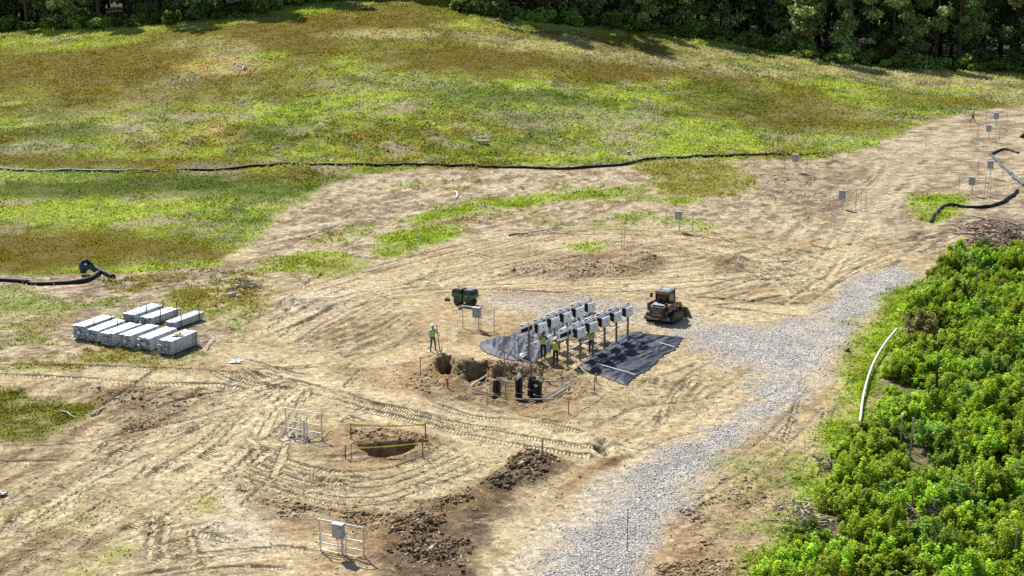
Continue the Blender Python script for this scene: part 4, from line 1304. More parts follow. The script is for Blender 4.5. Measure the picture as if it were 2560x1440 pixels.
# ------------------------------------------------------------------ combiner box frames
def box_frame(px, py, label, box=True, half=1.12, hl=1.55, hr=1.6, rails=(1.52, .84, .42), low=False, sc=1.0, thin=False, ang=U_ANG, group="steel frames for combiner boxes"):
    c = P3(px, py)
    e = empty("combiner_frame", c, ang, label, "frame", group)
    pw = .05 if not thin else .04
    for sx, h in ((-1, hl), (1, hr)):
        wx = c + Vector((math.cos(ang), math.sin(ang), 0)) * sx * half
        dz = gz(wx.x, wx.y) - c.z
        MB().box((sx * half, 0, (h + dz - .3) / 2), (pw, pw, h - dz + .3 if False else h + .3 - dz)).build("post", M_GALVD if thin else M_GALV, e, .004)
        e.children[-1].location.z = dz if False else 0
    for rz in rails:
        MB().box((0, -pw * .5 - .022, rz), (half * 2 + .16, .05, .05)).build("rail", M_GALV, e, .004)
    if low:
        MB().box((0, -.05, .07), (half * 2 + .1, .05, .05)).build("rail", M_GALV, e, .004)
    for dx in (-.2, .2) if not thin else ():
        MB().box((dx, 0, .45), (.04, .04, 1.5)).build("stanchion", M_GALV, e, .004)
    zt = .92 if not thin else 1.0
    ht = zt + .3 if box else 1.0
    MB().box((.02, .0, ht / 2 - .25), (.11 if not thin else .08, .07, ht + .5)).build("pedestal", M_GALV, e, .006)
    if box:
        b = MB().box((-.02, -.22, zt + .32 * sc), (.52 * sc, .27, .64 * sc)).build("enclosure", M_BOX, e, .012)
        MB().box((-.02, -.365, zt + .32 * sc), (.48 * sc, .02, .60 * sc)).build("enclosure_door", M_BOX, b, .006)
        MB().box((-.02, -.22, zt + .655 * sc), (.58 * sc, .36, .025)).build("rain_hood", M_BOX, b, .006)
        MB().box((.13 * sc, -.382, zt + .52 * sc), (.09, .014, .05)).build("nameplate", M_BLACK, b)
        MB().box((.19 * sc, -.382, zt + .08 * sc), (.05, .02, .05)).build("latch", M_BLACK, b)
        MB().tube([(-.12, -.2, zt), (-.12, -.2, zt - .12)], .03, 8).build("cable_gland", M_BLACK, b)
    return e


box_frame(855, 1387, "grey combiner box on a three rail steel frame nearest the camera, beside dark clods", low=True)
box_frame(760, 1093, "steel rail frame without a box, just left of the small taped pit", box=False)
box_frame(1196, 824, "grey combiner box on a steel rail frame in front of the green roller", half=1.16)
box_frame(1698, 577, "grey combiner box on a steel frame on the bank above the tracked loader", half=1.2, sc=1.1, thin=True, hl=1.7, hr=1.8)
box_frame(2106, 521, "grey combiner box on a post beside two bare posts, right of the bank frame", half=1.2, sc=1.15, thin=True, hl=1.7, hr=1.8, rails=(1.5,))
box_frame(1989, 428, "grey combiner box at the right end of the long black silt sock", half=1.15, sc=1.15, thin=True, hl=1.3, hr=1.4, rails=(1.3,))
box_frame(2429, 487, "grey combiner box behind the lower curved silt sock on the right", half=1.2, sc=1.1, thin=True, hl=1.7, hr=1.9, rails=(1.4,))
box_frame(2475, 444, "grey combiner box in front of the upper bent silt sock on the right", half=1.2, sc=1.1, thin=True, hl=1.7, hr=1.8, rails=(1.4,))
box_frame(2471, 350, "grey combiner box second from the far top of the bare strip", half=1.2, sc=1.1, thin=True, hl=1.7, hr=1.7, rails=(1.4,))
box_frame(2490, 317, "farthest grey combiner box, right of the distant walking worker", half=1.2, sc=1.1, thin=True, hl=1.7, hr=1.8, rails=(1.4,))


def post_pair(px, py, h, label, gap=.22, n=2):
    c = P3(px, py)
    e = empty("steel_post_pair" if n == 2 else "steel_post", c, U_ANG, label, "post", "bare steel posts")
    for i in range(n):
        q = (i - (n - 1) / 2) * gap
        MB().box((q, 0, h / 2 - .15), (.05, .05, h + .3)).build("post", M_GALV, e, .004)
    MB().box((0, -.047, h * .55), (gap + .16, .04, .05)).build("brace", M_GALV, e)
    MB().box((0, -.047, h * .12), (gap + .1, .04, .05)).build("brace", M_GALV, e)


post_pair(2082, 570, 1.9, "pair of bare steel posts in front of the box with two bare posts")
post_pair(1557, 622, 1.8, "pair of bare steel posts on the bank above the inverter rows")
post_pair(1042, 628, 1.7, "single thin steel post at the right end of the bright green patch", .1, 1)
post_pair(2442, 376, 1.9, "pair of bare steel posts below the distant walking worker")
post_pair(2472, 492, 1.8, "pair of bare steel posts right of the box behind the lower sock")
post_pair(2158, 525, 1.7, "two bare steel posts right of the box in the middle of the bare strip", .45)
post_pair(2515, 330, 1.6, "single bare steel post at the far right edge of the strip", .1, 1)

# ------------------------------------------------------------------ inverter racks and inverters
A2 = np.array(at(1419, 916)); B2 = np.array(at(1569, 846))
ROWD = B2 - A2; RL = float(np.linalg.norm(ROWD)); RA = math.atan2(ROWD[1], ROWD[0])
A1 = np.array(at(1322, 903))
print("row", RL, math.degrees(RA))
PITCH_M = RL / 5
inv0 = None


def make_inverter():
    e = empty("string_inverter")
    MB().box((0, -.14, 0), (.86, .08, .62)).build("cabinet", M_WHITE, e, .015)
    f = MB().box((0, -.188, .0), (.81, .016, .57)).build("front_cover", M_WHITE, e, .006)
    MB().box((.04, -.201, .05), (.11, .012, .07)).build("display", M_BLACK, f)
    for sx in (-.3, .3):
        MB().box((sx, -.200, -.23), (.04, .012, .03)).build("latch", M_GALVD, f)
    h = MB().box((0, -.02, 0), (.82, .15, .54))
    for i in range(12):
        h.box((-.34 + i * .062, .12, 0), (.02, .18, .50))
    h.build("heat_sink", M_BLACK, e)
    MB().box((0, .05, .285), (.70, .24, .02)).build("top_shield", M_ROOFP, e, .005)
    b = MB()
    for i in range(5):
        b.tube([(-.26 + i * .13, -.1, -.29), (-.26 + i * .13, -.1, -.37)], .02, 6)
    b.build("cable_glands", M_BLACK, e)
    MB().tube([(-.15, -.1, -.36), (-.22, -.06, -.52), (-.42, .05, -.58), (-.6, .15, -.5)], .022, 6).build("cable", M_BLACK, e)
    return e


def rack(A, label, heights, tag_row):
    global inv0
    root = Vector((A[0], A[1], gz(*A)))
    e = empty("inverter_rack", root, RA, label, "rack")
    ca, sa = math.cos(RA), math.sin(RA)

    def wz(x, y=0):
        return gz(root.x + ca * x - sa * y, root.y + sa * x + ca * y) - root.z
    top = 2.42
    for i in range(6):
        zb = wz(i * PITCH_M)
        MB().box((i * PITCH_M, 0, (top + zb - .4) / 2), (.08, .11, top - zb + .4)).build("post", M_RPOST, e, .006)
    for z_ in (1.90, 2.34):
        for sy in (-1, 1):
            MB().box((RL / 2 - .42, sy * .09, z_), (RL + 1.3, .042, .05)).build("rail", M_GALV, e, .004)
    for i in range(6):
        MB().box((i * PITCH_M, .28, 2.28), (.045, .5, .045)).build("cross_arm", M_GALV, e, .004)
    # low cable tray between the posts
    MB().box((RL / 2, .16, .98), (RL, .12, .05)).build("cable_tray", M_GALV, e, .004)
    for i in range(5):
        for back in (0, 1):
            if inv0 is None:
                inv0 = make_inverter(); o = inv0
            else:
                o = copy_tree(inv0)
            x = (i + .5) * PITCH_M + (.02 if not back else -.28); y = -.36 if not back else .50
            z = 2.06 if not back else 1.93
            o.location = root + Vector((ca * x - sa * y, sa * x + ca * y, z))
            o.rotation_euler = (random.uniform(-.02, .02), random.uniform(-.015, .015), RA + (math.pi if back else 0) + random.uniform(-.03, .03))
            nth = ("nearest", "second nearest", "middle", "second farthest", "farthest")[i]
            tag(o, f"{nth} white inverter on the {'front' if not back else 'back'} side of the {tag_row} rack", "inverter", "white string inverters on the two racks")
    return e


rack(A2, "right hand rack of steel posts carrying inverters beside the right black sheet", 0, "right hand")
rack(A1, "left hand rack of steel posts carrying inverters over the left black sheet", 0, "left hand")


# ------------------------------------------------------------------ black ground sheets
def sheet(px, label, fold, name="ground_sheet", seed=1):
    P = W(px)
    x0, x1, y0, y1 = P[:, 0].min() - .3, P[:, 0].max() + .3, P[:, 1].min() - .3, P[:, 1].max() + .3
    st = .085
    xs = np.arange(x0, x1, st); ys = np.arange(y0, y1, st)
    XX, YY = np.meshgrid(xs, ys); xx, yy = XX.ravel(), YY.ravel()
    nx = len(xs)
    wob = 1.1 * (fbm(xx, yy, 1.6, 4, seed + 5) - .5)
    P_ = P
    d = np.full(len(xx), 1e9)
    for i in range(len(P_)):
        a = P_[i]; b = P_[(i + 1) % len(P_)]; dd = b - a; l2 = (dd ** 2).sum()
        t = np.clip(((xx - a[0]) * dd[0] + (yy - a[1]) * dd[1]) / l2, 0, 1)
        d = np.minimum(d, np.hypot(xx - a[0] - t * dd[0], yy - a[1] - t * dd[1]))
    sdd = np.where(inside(P_, xx, yy), d, -d) + wob
    ins = sdd > 0
    flat = .15 + .85 * sstep(0, .7, sdd)
    ca, sa = math.cos(fold), math.sin(fold)
    u = xx * ca + yy * sa; v = -xx * sa + yy * ca
    wr = fbm(u * .18, v * 1.3, .75, 4, seed) ; wr2 = fbm(u * .4, v * 1.6, .3, 3, seed + 2)
    ridge = 1 - np.abs(2 * wr - 1)
    zz = gza(Z, xx, yy)[:, 0] + .02 + flat * (.17 * ridge ** 4 + .06 * (1 - np.abs(2 * wr2 - 1)) ** 2)
    zs = zz.reshape(len(ys), nx)
    idx = np.arange(len(xx)).reshape(len(ys), nx)
    ok = ins.reshape(len(ys), nx)
    q = ok[:-1, :-1] & ok[1:, :-1] & ok[:-1, 1:] & ok[1:, 1:]
    f = np.stack([idx[:-1, :-1][q], idx[:-1, 1:][q], idx[1:, 1:][q], idx[1:, :-1][q]], 1)
    used = np.unique(f); remap = -np.ones(len(xx), int); remap[used] = np.arange(len(used))
    o = mesh_np(name, np.stack([xx, yy, zs.ravel()], 1)[used], remap[f], M_TARP, smooth=True)
    md = o.modifiers.new("thickness", 'SOLIDIFY'); md.thickness = .006
    return tag(o, label, "ground sheet", "black geotextile sheets")


SH_L = [(1192, 866), (1225, 846), (1310, 826), (1360, 796), (1410, 772), (1470, 768), (1498, 786), (1456, 825), (1408, 862), (1362, 888), (1342, 908), (1290, 905), (1245, 893)]
SH_R = [(1440, 920), (1472, 887), (1524, 856), (1586, 826), (1660, 838), (1716, 846), (1660, 890), (1610, 930), (1562, 963), (1510, 945), (1480, 938)]
sheet(SH_L, "wrinkled black ground sheet under the left hand inverter rack", RA + .5, seed=3)
sheet(SH_R, "wrinkled black ground sheet right of the right hand inverter rack", RA - .15, seed=9)


def weight_bar(p, q, label):
    a = P3(*p, .2); b = P3(*q, .2)
    e = empty("steel_channel", a, 0, label, "steel bar", "loose steel channels")
    MB().bar((0, 0, 0), b - a, .05, .05).build("web", M_GALV, e, .005)
    MB().bar((0, 0, .035), (b - a) + Vector((0, 0, .035)), .09, .015).build("flange", M_GALV, e)
    return e


weight_bar((1500, 920), (1588, 945), "steel channel lying across the near end of the right sheet")
weight_bar((1650, 865), (1686, 876), "steel channel lying near the far end of the right sheet")


def crumple(cx, cy, rx, h, label, seed, mat, name):
    c = P3(cx, cy)
    r2 = np.random.default_rng(seed)
    n = 16
    u, v = np.meshgrid(np.linspace(-1, 1, n), np.linspace(-1, 1, n))
    u = u.ravel(); v = v.ravel()
    z_ = h * np.exp(-(u ** 2 + v ** 2) * 1.4) * (.4 + r2.random(n * n)) + .06
    co = np.stack([u * rx + r2.normal(0, .07, n * n), v * rx + r2.normal(0, .07, n * n), z_], 1)
    ii_ = (np.arange(n - 1)[:, None] * n + np.arange(n - 1)[None]).ravel()
    o = mesh_np(name, co, np.stack([ii_, ii_ + 1, ii_ + 1 + n, ii_ + n], 1), mat)
    o.location = c
    return tag(o, label, "plastic film")


crumple(1432, 838, .8, 1.2, "shiny heap of clear plastic wrap between the inverter racks, nearer one", 3, M_FILM, "plastic_wrap")
crumple(1466, 818, .7, 1.0, "shiny heap of clear plastic wrap between the inverter racks, farther one", 4, M_FILM, "plastic_wrap")
crumple(1312, 896, .2, .3, "small white crumpled plastic bag by the near end of left rack", 5, M_CARD, "plastic_bag")

# ------------------------------------------------------------------ conduit work in the open excavation
def stub_bundle(px, py, label, n, h, seed):
    c = P3(px, py, -.05)
    r2 = random.Random(seed)
    e = empty("conduit_bundle", c, 0, label, "conduit bundle", "black conduit stubs in the excavation")
    for i in range(n):
        a = 6.28 * i / n; q = .19 * (i > 0)
        x, y = q * math.cos(a), q * math.sin(a)
        hh = h * r2.uniform(.8, 1.08)
        o = MB().tube([(x, y, -.1), (x, y, hh * .6), (x + r2.uniform(-.05, .05), y + r2.uniform(-.05, .05), hh)], .10, 10).build("conduit", M_BLACK, e, smooth=False)
        if i < 3:
            MB().tube([(x, y, -.12), (x, y, .3)], .11, 10).build("coupling", M_GALVD, o)
    for z_ in (.5,):
        MB().lathe([(.30, z_), (.30, z_ + .04)], 14).build("strap", M_GALVD, e)
    return e


stub_bundle(1243, 988, "leftmost black conduit bundle standing in the excavation", 6, 1.3, 1)
stub_bundle(1299, 985, "second black conduit bundle from the left, topped by a pale cap", 5, 1.35, 2)
stub_bundle(1331, 978, "third black conduit bundle, farther back in the excavation", 6, 1.3, 3)
stub_bundle(1346, 990, "rightmost black conduit bundle standing in the excavation", 6, 1.25, 4)
cp = P3(1299, 985)
o = MB().lathe([(.02, 0), (.13, .05), (.12, .2), (.05, .34), (.01, .36)], 10).build("plastic_bag", M_CARD, loc=(cp.x, cp.y, cp.z + 1.25))
tag(o, "pale plastic bag pulled over the second conduit bundle", "bag")


def zz2(x, y):
    return (1180 + x / 5.14, 740 + y / 5.14)


def strut(p, q, label, h0=.05, h1=None, name="strut_channel", m=None):
    a = P3(*p, h0); b = P3(*q, h1 if h1 is not None else h0)
    lb_n = label
    e = empty(name, a, 0, label, "steel strut", "steel struts of the conduit excavation")
    d = b - a
    MB().bar((0, 0, 0), d, .065, .065).build("channel", m or (M_GALV if len(lb_n) % 2 else M_GALVD), e, .005)
    MB().bar(d * .02 + Vector((0, 0, .036)), d * .98 + Vector((0, 0, .036)), .03, .01).build("slot_face", M_GALVD, e)
    return e


for (p, q, lb, h) in (
        ((0, 1165), (270, 1218), "double steel strut at the left front of the conduit excavation", .12),
        ((0, 1185), (300, 1245), "front most steel strut left of the conduit bundles", .10),
        ((550, 1272), (830, 1305), "short steel strut at the feet of the conduit bundles", .12),
        ((520, 1312), (1060, 1362), "long steel strut in front of the right conduit bundles", .12),
        ((920, 1062), (1310, 1112), "steel strut along the far right side of the conduit excavation", .15),
        ((1300, 1112), (850, 1302), "slanting steel strut on the right side of the conduit excavation", .16),
        ((1250, 1160), (900, 1322), "outer slanting steel strut on the right of the excavation", .10),
        ((390, 1112), (570, 1142), "short steel strut behind the leftmost conduit bundle", .4),
        ((-20, 1135), (190, 1060), "slanting steel strut on the left side of the excavation", .2),
        ((1200, 1212), (1600, 1272), "steel strut pointing right to the taped stake", .12)):
    strut(zz2(*p), zz2(*q), lb, h)
strut(zz2(340, 925), zz2(755, 975), "raised steel strut between the posts left of the near worker", .85)
strut((1262, 800 + 40), (1330, 868), "leaning steel strut over the left black sheet", .5, 1.1)


def stake(px, py, h, label, mat=M_GALVD, w=.045, lean=(0, 0), cat="stake", group="stakes and posts", name="stake", flag=None):
    c = P3(px, py)
    e = empty(name, c, .3, label, cat, group)
    MB().tube([(0, 0, -.3), (lean[0], lean[1], h)], w / 2 * 1.2, 6).build("shaft", mat, e)
    if flag:
        MB().box((lean[0], lean[1], h - .06), (w * 1.7, w * 1.7, .12)).build("top", flag, e)
    else:
        MB().lathe([(w * .62, 0), (w * .64, .03), (.004, .05)], 6, (lean[0], lean[1], h)).build("top", mat, e)
    return e


for (x, y, h, lb) in ((415, 960, 2.5, "leftmost tall thin steel post of the conduit excavation"), (594, 965, 2.4, "second tall steel post of the conduit excavation"),
                      (652, 985, 1.2, "short steel post behind the second conduit bundle"), (757, 955, 1.8, "tall steel post nearest the left rack end"),
                      (1155, 1122, 1.1, "steel post on the far right side of the excavation"), (195, 1020, .8, "short post at the left side of the excavation"),
                      (430, 1245, .9, "low steel post right of the leftmost conduit bundle"), (375, 1225, 1.15, "flat steel post against the leftmost conduit bundle")):
    stake(*zz2(x, y), h, lb)
stake(1218, 1015, 1.0, "thin stake in front of the left struts of the excavation", w=.04)
stake(1568, 1376, 2.0, "tall thin stake at the edge of the gravel road nearest the camera")
stake(1356, 1132, .75, "short pale stake on the dark soil heap", M_PALEW, .09)
stake(1490, 958, .5, "short steel stub at the near corner of the right sheet", w=.07)
stake(700, 985, .5, "thin low stake above the empty rail frame", M_STAKE, .03)
stake(2112, 1120, .55, "thin pale stake leaning at the thicket edge", M_PALEW, .05, (.1, .2))

# ------------------------------------------------------------------ caution tape on stakes
def tape(px_h, mat, label, width=.075, sag=.10, name="caution_tape"):
    pts = [P3(x, y, h) for x, y, h in px_h]
    mb = MB()
    for a, b in zip(pts[:-1], pts[1:]):
        n = 8
        for i in range(n):
            t0, t1 = i / n, (i + 1) / n
            p = a.lerp(b, t0) - Vector((0, 0, sag * 4 * t0 * (1 - t0))); q = a.lerp(b, t1) - Vector((0, 0, sag * 4 * t1 * (1 - t1)))
            mb.bar(p, q + (q - p) * .04, .006, width * (.75 + .3 * math.sin(i * 1.9)))
    o = mb.build(name, mat)
    return tag(o, label, "caution tape", "yellow caution tape")


for (x, y, h, lb) in ((877, 1099, .85, "brown stake at the back left corner of the small pit"), (1064, 1101, .9, "brown stake at the back right corner of the small pit"),
                      (864, 1147, .75, "brown stake at the front left corner of the small pit"), (1057, 1142, .9, "brown stake at the front right corner of the small pit")):
    stake(x, y, h, lb, M_STAKE, .06, group="stakes around the small pit")
tape([(864, 1147, .70), (877, 1099, .82), (1064, 1101, .86)], M_YTAPE, "yellow tape along the back and left sides of the small pit", .11, .1)
tape([(864, 1147, .62), (1057, 1142, .80)], M_YTAPE, "yellow tape along the front side of the small pit", .08, .08)


def z1(x, y):
    return (1020 + x / 3.368, 680 + y / 3.368)


for (x, y, h, lb) in ((105, 870, 1.0, "stake holding the tape left of the excavation"), (1570, 1025, .9, "brown stake holding the tape right of the excavation"),
                      (1352, 1195, .75, "stake holding the tape in front of the excavation"), (285, 672, .25, "short tape stake at the feet of the left worker"), (1345, 800, .9, "tape stake against the near post of the right rack")):
    stake(*z1(x, y), h, lb, M_STAKE, .045, group="stakes around the excavation")
L0 = z1(285, 672); L1 = z1(105, 870); L2 = z1(330, 1005); L3 = z1(800, 1060); R0 = z1(1345, 800); R1 = z1(1570, 1025); R2 = z1(1352, 1195)
tape([(*L0, .2), (*L1, .95)], M_PTAPE, "faded tape from the left worker's feet to the left stake", .09)
tape([(*L1, .95), (*L2, .5)], M_YTAPE, "yellow tape from the left stake to the red marker", .07)
tape([(*L2, .5), (*L3, .25)], M_PTAPE, "faded tape running right from the red marker along the excavation", .06, .02)
tape([(*R0, .85), (*R1, .8)], M_PTAPE, "faded tape from the right rack to the right stake", .1)
tape([(*R1, .8), (*R2, .7)], M_YTAPE, "yellow tape from the right stake to the front stake", .08)
e = empty("red_marker", P3(*L2), .3, "red metal marker stand at the left front of the excavation", "marker")
MB().tube([(0, 0, .02), (.03, 0, .55)], .055, 8).build("stem", M_RED, e)
MB().tube([(-.13, .02, .52), (.15, 0, .5)], .04, 8).build("cross_head", M_RED, e)
for a in (0, 2.1, 4.2):
    MB().bar((0, 0, .2), (.38 * math.cos(a), .38 * math.sin(a), -.02), .04).build("leg", M_STAKE, e)


# ------------------------------------------------------------------ racking bundles on the left
CH = {}


def channel_mesh(L, w, h, mat):
    key = (L, w, h, mat.name)
    if key not in CH:
        m = MB()
        m.box((L / 2, 0, h * .5 - .008), (L, w, .016)); m.box((L / 2, -w / 2 + .006, 0), (L, .012, h * .9)); m.box((L / 2, w / 2 - .006, 0), (L, .012, h * .9))
        m.box((L / 2, 0, -h * .28), (L * .99, w * .72, .012)); m.box((.05, 0, 0), (.02, w * .96, h * .86))
        CH[key] = m.mesh("beam", mat)
    return CH[key]


def bundle(px, py, label, L, nx, nz, w=.24, h=.15, cards=1, stakes_=(), seed=0, rot=0.0, extra_top=False):
    c = P3(px, py)
    r2 = random.Random(seed)
    e = empty("racking_bundle", c, V_ANG + rot + r2.uniform(-.04, .04), label, "steel bundle", "bundles of new racking steel")
    for sx in (.25, L - .25):
        MB().box((sx, 0, -.02), (.1, nx * w, .2)).build("timber_bearer", M_WOOD, e)
    z0 = .10
    for k_ in range(nz):
        cnt = nx if k_ < nz - 1 or not extra_top else max(1, nx - 2)
        for i in range(cnt):
            o = bpy.data.objects.new("beam", channel_mesh(L, w * .86, h * .94, M_BRIGHT)); COL.objects.link(o); o.parent = e
            if r2.random() < .4: o.rotation_euler = (math.pi, 0, 0)
            o.location = (r2.uniform(-.09, .09), (i - (nx - 1) / 2) * w + r2.uniform(-.008, .008), z0 + h * (k_ + .5))
    H = z0 + nz * h; Wd = nx * w
    for sx in (.5, L - .5):
        s_ = MB()
        s_.box((sx, 0, H + .012), (.035, Wd + .03, .006)); s_.box((sx, -Wd / 2 - .018, H / 2 + .05), (.035, .006, H - .1)); s_.box((sx, Wd / 2 + .018, H / 2 + .05), (.035, .006, H - .1))
        s_.build("strap", M_GALVD, e)
    for i in range(cards):
        MB().box((-.075, -.05 + i * .3, H * .55), (.006, .26, .2)).build("label_card", M_CARD, e)
    for (sx, sy, hh) in stakes_:
        MB().box((sx, sy * (Wd / 2 + .05), hh / 2), (.045, .045, hh)).build("side_stake", M_BRIGHT if sy > 0 else M_STAKE, e)
    return e


bundle(198, 850, "leftmost bundle of bright racking steel in the front row, tallest at the left", 2.9, 4, 6, .24, .145, 1, ((.9, -1, 1.15), (2.5, -1, 1.15)), 1)
bundle(232, 857, "second bundle from the left in the front row of racking steel", 2.8, 4, 5, .235, .145, 0, ((1.9, -1, 1.1),), 2)
bundle(268, 865, "third bundle from the left in the front row, stepped sides", 2.8, 4, 6, .245, .13, 0, (), 3)
bundle(313, 871, "fourth bundle from the left in the front row, with a white card", 2.8, 4, 6, .25, .13, 1, (), 4)
bundle(361, 878, "fifth bundle from the left in the front row, with a white card", 2.8, 4, 6, .25, .13, 1, (), 5)
bundle(412, 888, "rightmost front bundle of racking steel with yellow paper on top", 2.75, 4, 6, .265, .145, 0, ((2.5, -1, 1.0),), 6)
bundle(322, 806, "left bundle of the low back row of racking steel", 3.0, 5, 3, .2, .16, 0, ((.4, 1, 1.2), (1.9, 1, 1.2), (1.2, -1, 1.0), (2.9, -1, .95)), 7)
bundle(364, 814, "middle bundle of the low back row of racking steel", 2.9, 5, 3, .2, .16, 0, ((.9, -1, 1.1), (2.6, -1, 1.15)), 8)
bundle(424, 826, "right bundle of the low back row, partly behind the front row", 3.2, 4, 3, .2, .16, 0, ((.7, -1, 1.3), (2.6, -1, 1.3)), 9)
pc = P3(412, 888)
vd = Vector((math.cos(V_ANG), math.sin(V_ANG), 0))
o = crumple(412, 888, .3, .12, "yellow paper sheet lying on the rightmost steel bundle", 12, M_PTAPE, "paper_sheet"); o["category"] = "paper"
o.location = pc + vd * 1.4 + Vector((0, 0, .93))
for i, (p, q, lb) in enumerate((((432, 888), (498, 856), "longest loose steel strut right of the bundles"), ((438, 886), (520, 852), "second loose steel strut right of the bundles"),
                                ((452, 872), (512, 850), "loose steel strut lying closest to the rightmost bundle"), ((514, 876), (536, 848), "short dark loose strut at the right of the loose pile"))):
    s_ = strut(p, q, lb, .06 + .04 * i, name="loose_strut"); s_["group"] = "loose struts by the steel bundles"

# ------------------------------------------------------------------ silt socks
def sock(px, r, label, mat, seed=0, joints=0, flat=.85):
    P = smooth_line(W(px), 6)
    # resample
    d = np.r_[0, np.cumsum(np.linalg.norm(np.diff(P, axis=0), axis=1))]
    n = max(8, int(d[-1] / (r * 1.6)))
    s = np.linspace(0, d[-1], n)
    xs = np.interp(s, d, P[:, 0]); ys = np.interp(s, d, P[:, 1])
    wob = (fbm(s, s * 0, 3.5, 2, 300 + seed) - .5) * .5
    g_ = np.gradient(np.stack([xs, ys], 1), axis=0); nn = np.stack([-g_[:, 1], g_[:, 0]], 1) / (np.linalg.norm(g_, axis=1)[:, None] + 1e-9)
    xs = xs + nn[:, 0] * wob; ys = ys + nn[:, 1] * wob
    zs = gza(Z, xs, ys)[:, 0]
    rr_ = r * (.65 + .7 * fbm(s, s * 0 + 5, 1.2, 3, 310 + seed))
    mb = MB().tube([(x, y, z + q * .72) for x, y, z, q in zip(xs, ys, zs, rr_)], list(rr_), 9)
    o = mb.build("silt_sock", mat, smooth=True)
    for i in range(joints):
        j = int(n * (i + 1) / (joints + 1))
        a = Vector((xs[j], ys[j], zs[j] + r * .72)); b = Vector((xs[min(j + 2, n - 1)], ys[min(j + 2, n - 1)], zs[min(j + 2, n - 1)] + r * .72))
        MB().tube([a, a.lerp(b, .5), b], [r * 1.1, r * 1.22, r * 1.08], 9).build("overlap_sleeve", mat, o, smooth=True)
    return tag(o, label, "silt sock", "black silt socks on the ground")


sock([(440, 428), (560, 424), (690, 414), (850, 414), (1050, 415), (1270, 420), (1400, 424), (1500, 417), (1560, 412), (1620, 400), (1750, 395), (1900, 390), (2060, 388)], .15, "long black silt sock winding across the middle of the field", M_SOCK, 1, 6)
sock([(-60, 424), (60, 428), (180, 430), (290, 431), (400, 427)], .14, "blue grey silt sock at the left edge of the field", M_SOCKB, 2, 3)
sock([(2325, 556), (2335, 540), (2370, 518), (2420, 519), (2470, 519), (2510, 505), (2545, 478)], .155, "lower curved black silt sock right of the small green patch", M_SOCK, 3, 2)
sock([(2556, 466), (2530, 440), (2500, 412), (2476, 390)], .155, "grey blue silt sock slanting past the boxes at the right", M_SOCKB, 4, 2)
sock([(2474, 388), (2500, 378), (2520, 376), (2545, 384)], .14, "short dark silt sock bent at the top of the slanting sock", M_SOCK, 5, 0)
sock([(2552, 345), (2566, 338), (2590, 342)], .22, "black sock end at the far right edge", M_SOCK, 6, 0)
sock([(-60, 702), (40, 705), (90, 712), (150, 710), (205, 706), (235, 692), (250, 680)], .18, "black silt sock running in from the left edge above the steel bundles", M_SOCK, 7, 2)
sock([(236, 678), (258, 684), (281, 697)], .2, "short open ended sock beside the blue sock bag", M_SOCK, 8, 0)


def sock_bag():
    c = P3(225, 686)
    e = empty("sock_bag", c, .4, "slumped blue and black sock bag standing above the short sock", "bag")
    MB().tube([(-.5, 0, .2), (-.3, .05, .55), (.0, 0, .62), (.35, 0, .35), (.6, -.1, .2)], [.2, .27, .22, .2, .15], 9).build("fold", M_SOCKB, e, smooth=True)
    MB().tube([(-.62, -.05, 1.0), (-.55, 0, .6), (-.5, 0, .15)], [.16, .24, .2], 9).build("upright_end", M_SOCKB, e, smooth=True)
    MB().tube([(-.6, -.05, .95), (-.2, .05, 1.05), (.15, .05, .7), (.4, 0, .3)], [.14, .16, .15, .14], 9).build("loop", M_SOCK, e, smooth=True)


sock_bag()

# ------------------------------------------------------------------ pipes, wood, rocks, litter
def pipe(px_h, r, label, mat, name, cat, n=10):
    P = smooth_line(np.array([[*at(x, y), h] for x, y, h in px_h]), 6)
    o = MB().tube([(x, y, gz(x, y) + h + r) for x, y, h in P], r, n).build(name, mat, smooth=True)
    return tag(o, label, cat)


o = pipe([(2150, 1060, .05), (2158, 1000, .15), (2175, 940, .25), (2200, 890, .3), (2240, 838, .35)], .07, "long bent white pipe lying along the thicket edge", M_PVC, "white_pipe", "pipe")
o = pipe([(1130, 481, .05), (1140, 486, .2), (1143, 492, .1), (1140, 497, 0)], .06, "small curved white pipe piece on the straw ground", M_PVC, "white_pipe", "pipe")
for (x, y, s_, h, lb) in ((2497, 655, .8, .35, "white plastic sheet at the top of the thicket below the brush pile"), (612, 172, .35, .5, "pale scrap lying on the dry patch high in the field"),
                          (780, 185, .3, .15, "small pale scrap on the olive slope in the field"), (6, 1236, .15, .08, "white scrap at the left edge of the bare ground"),
                          (590, 905, .3, .04, "grey scrap on the crossing tracks right of the bundles"), (1572, 387, .15, .3, "tiny white scrap above the long black sock"), (1212, 518, .12, .2, "tiny white marker on the green strip")):
    o = crumple(x, y, s_, h, lb, int(x), M_CARD if x != 590 else M_GALV, "scrap_sheet"); o["category"] = "scrap"


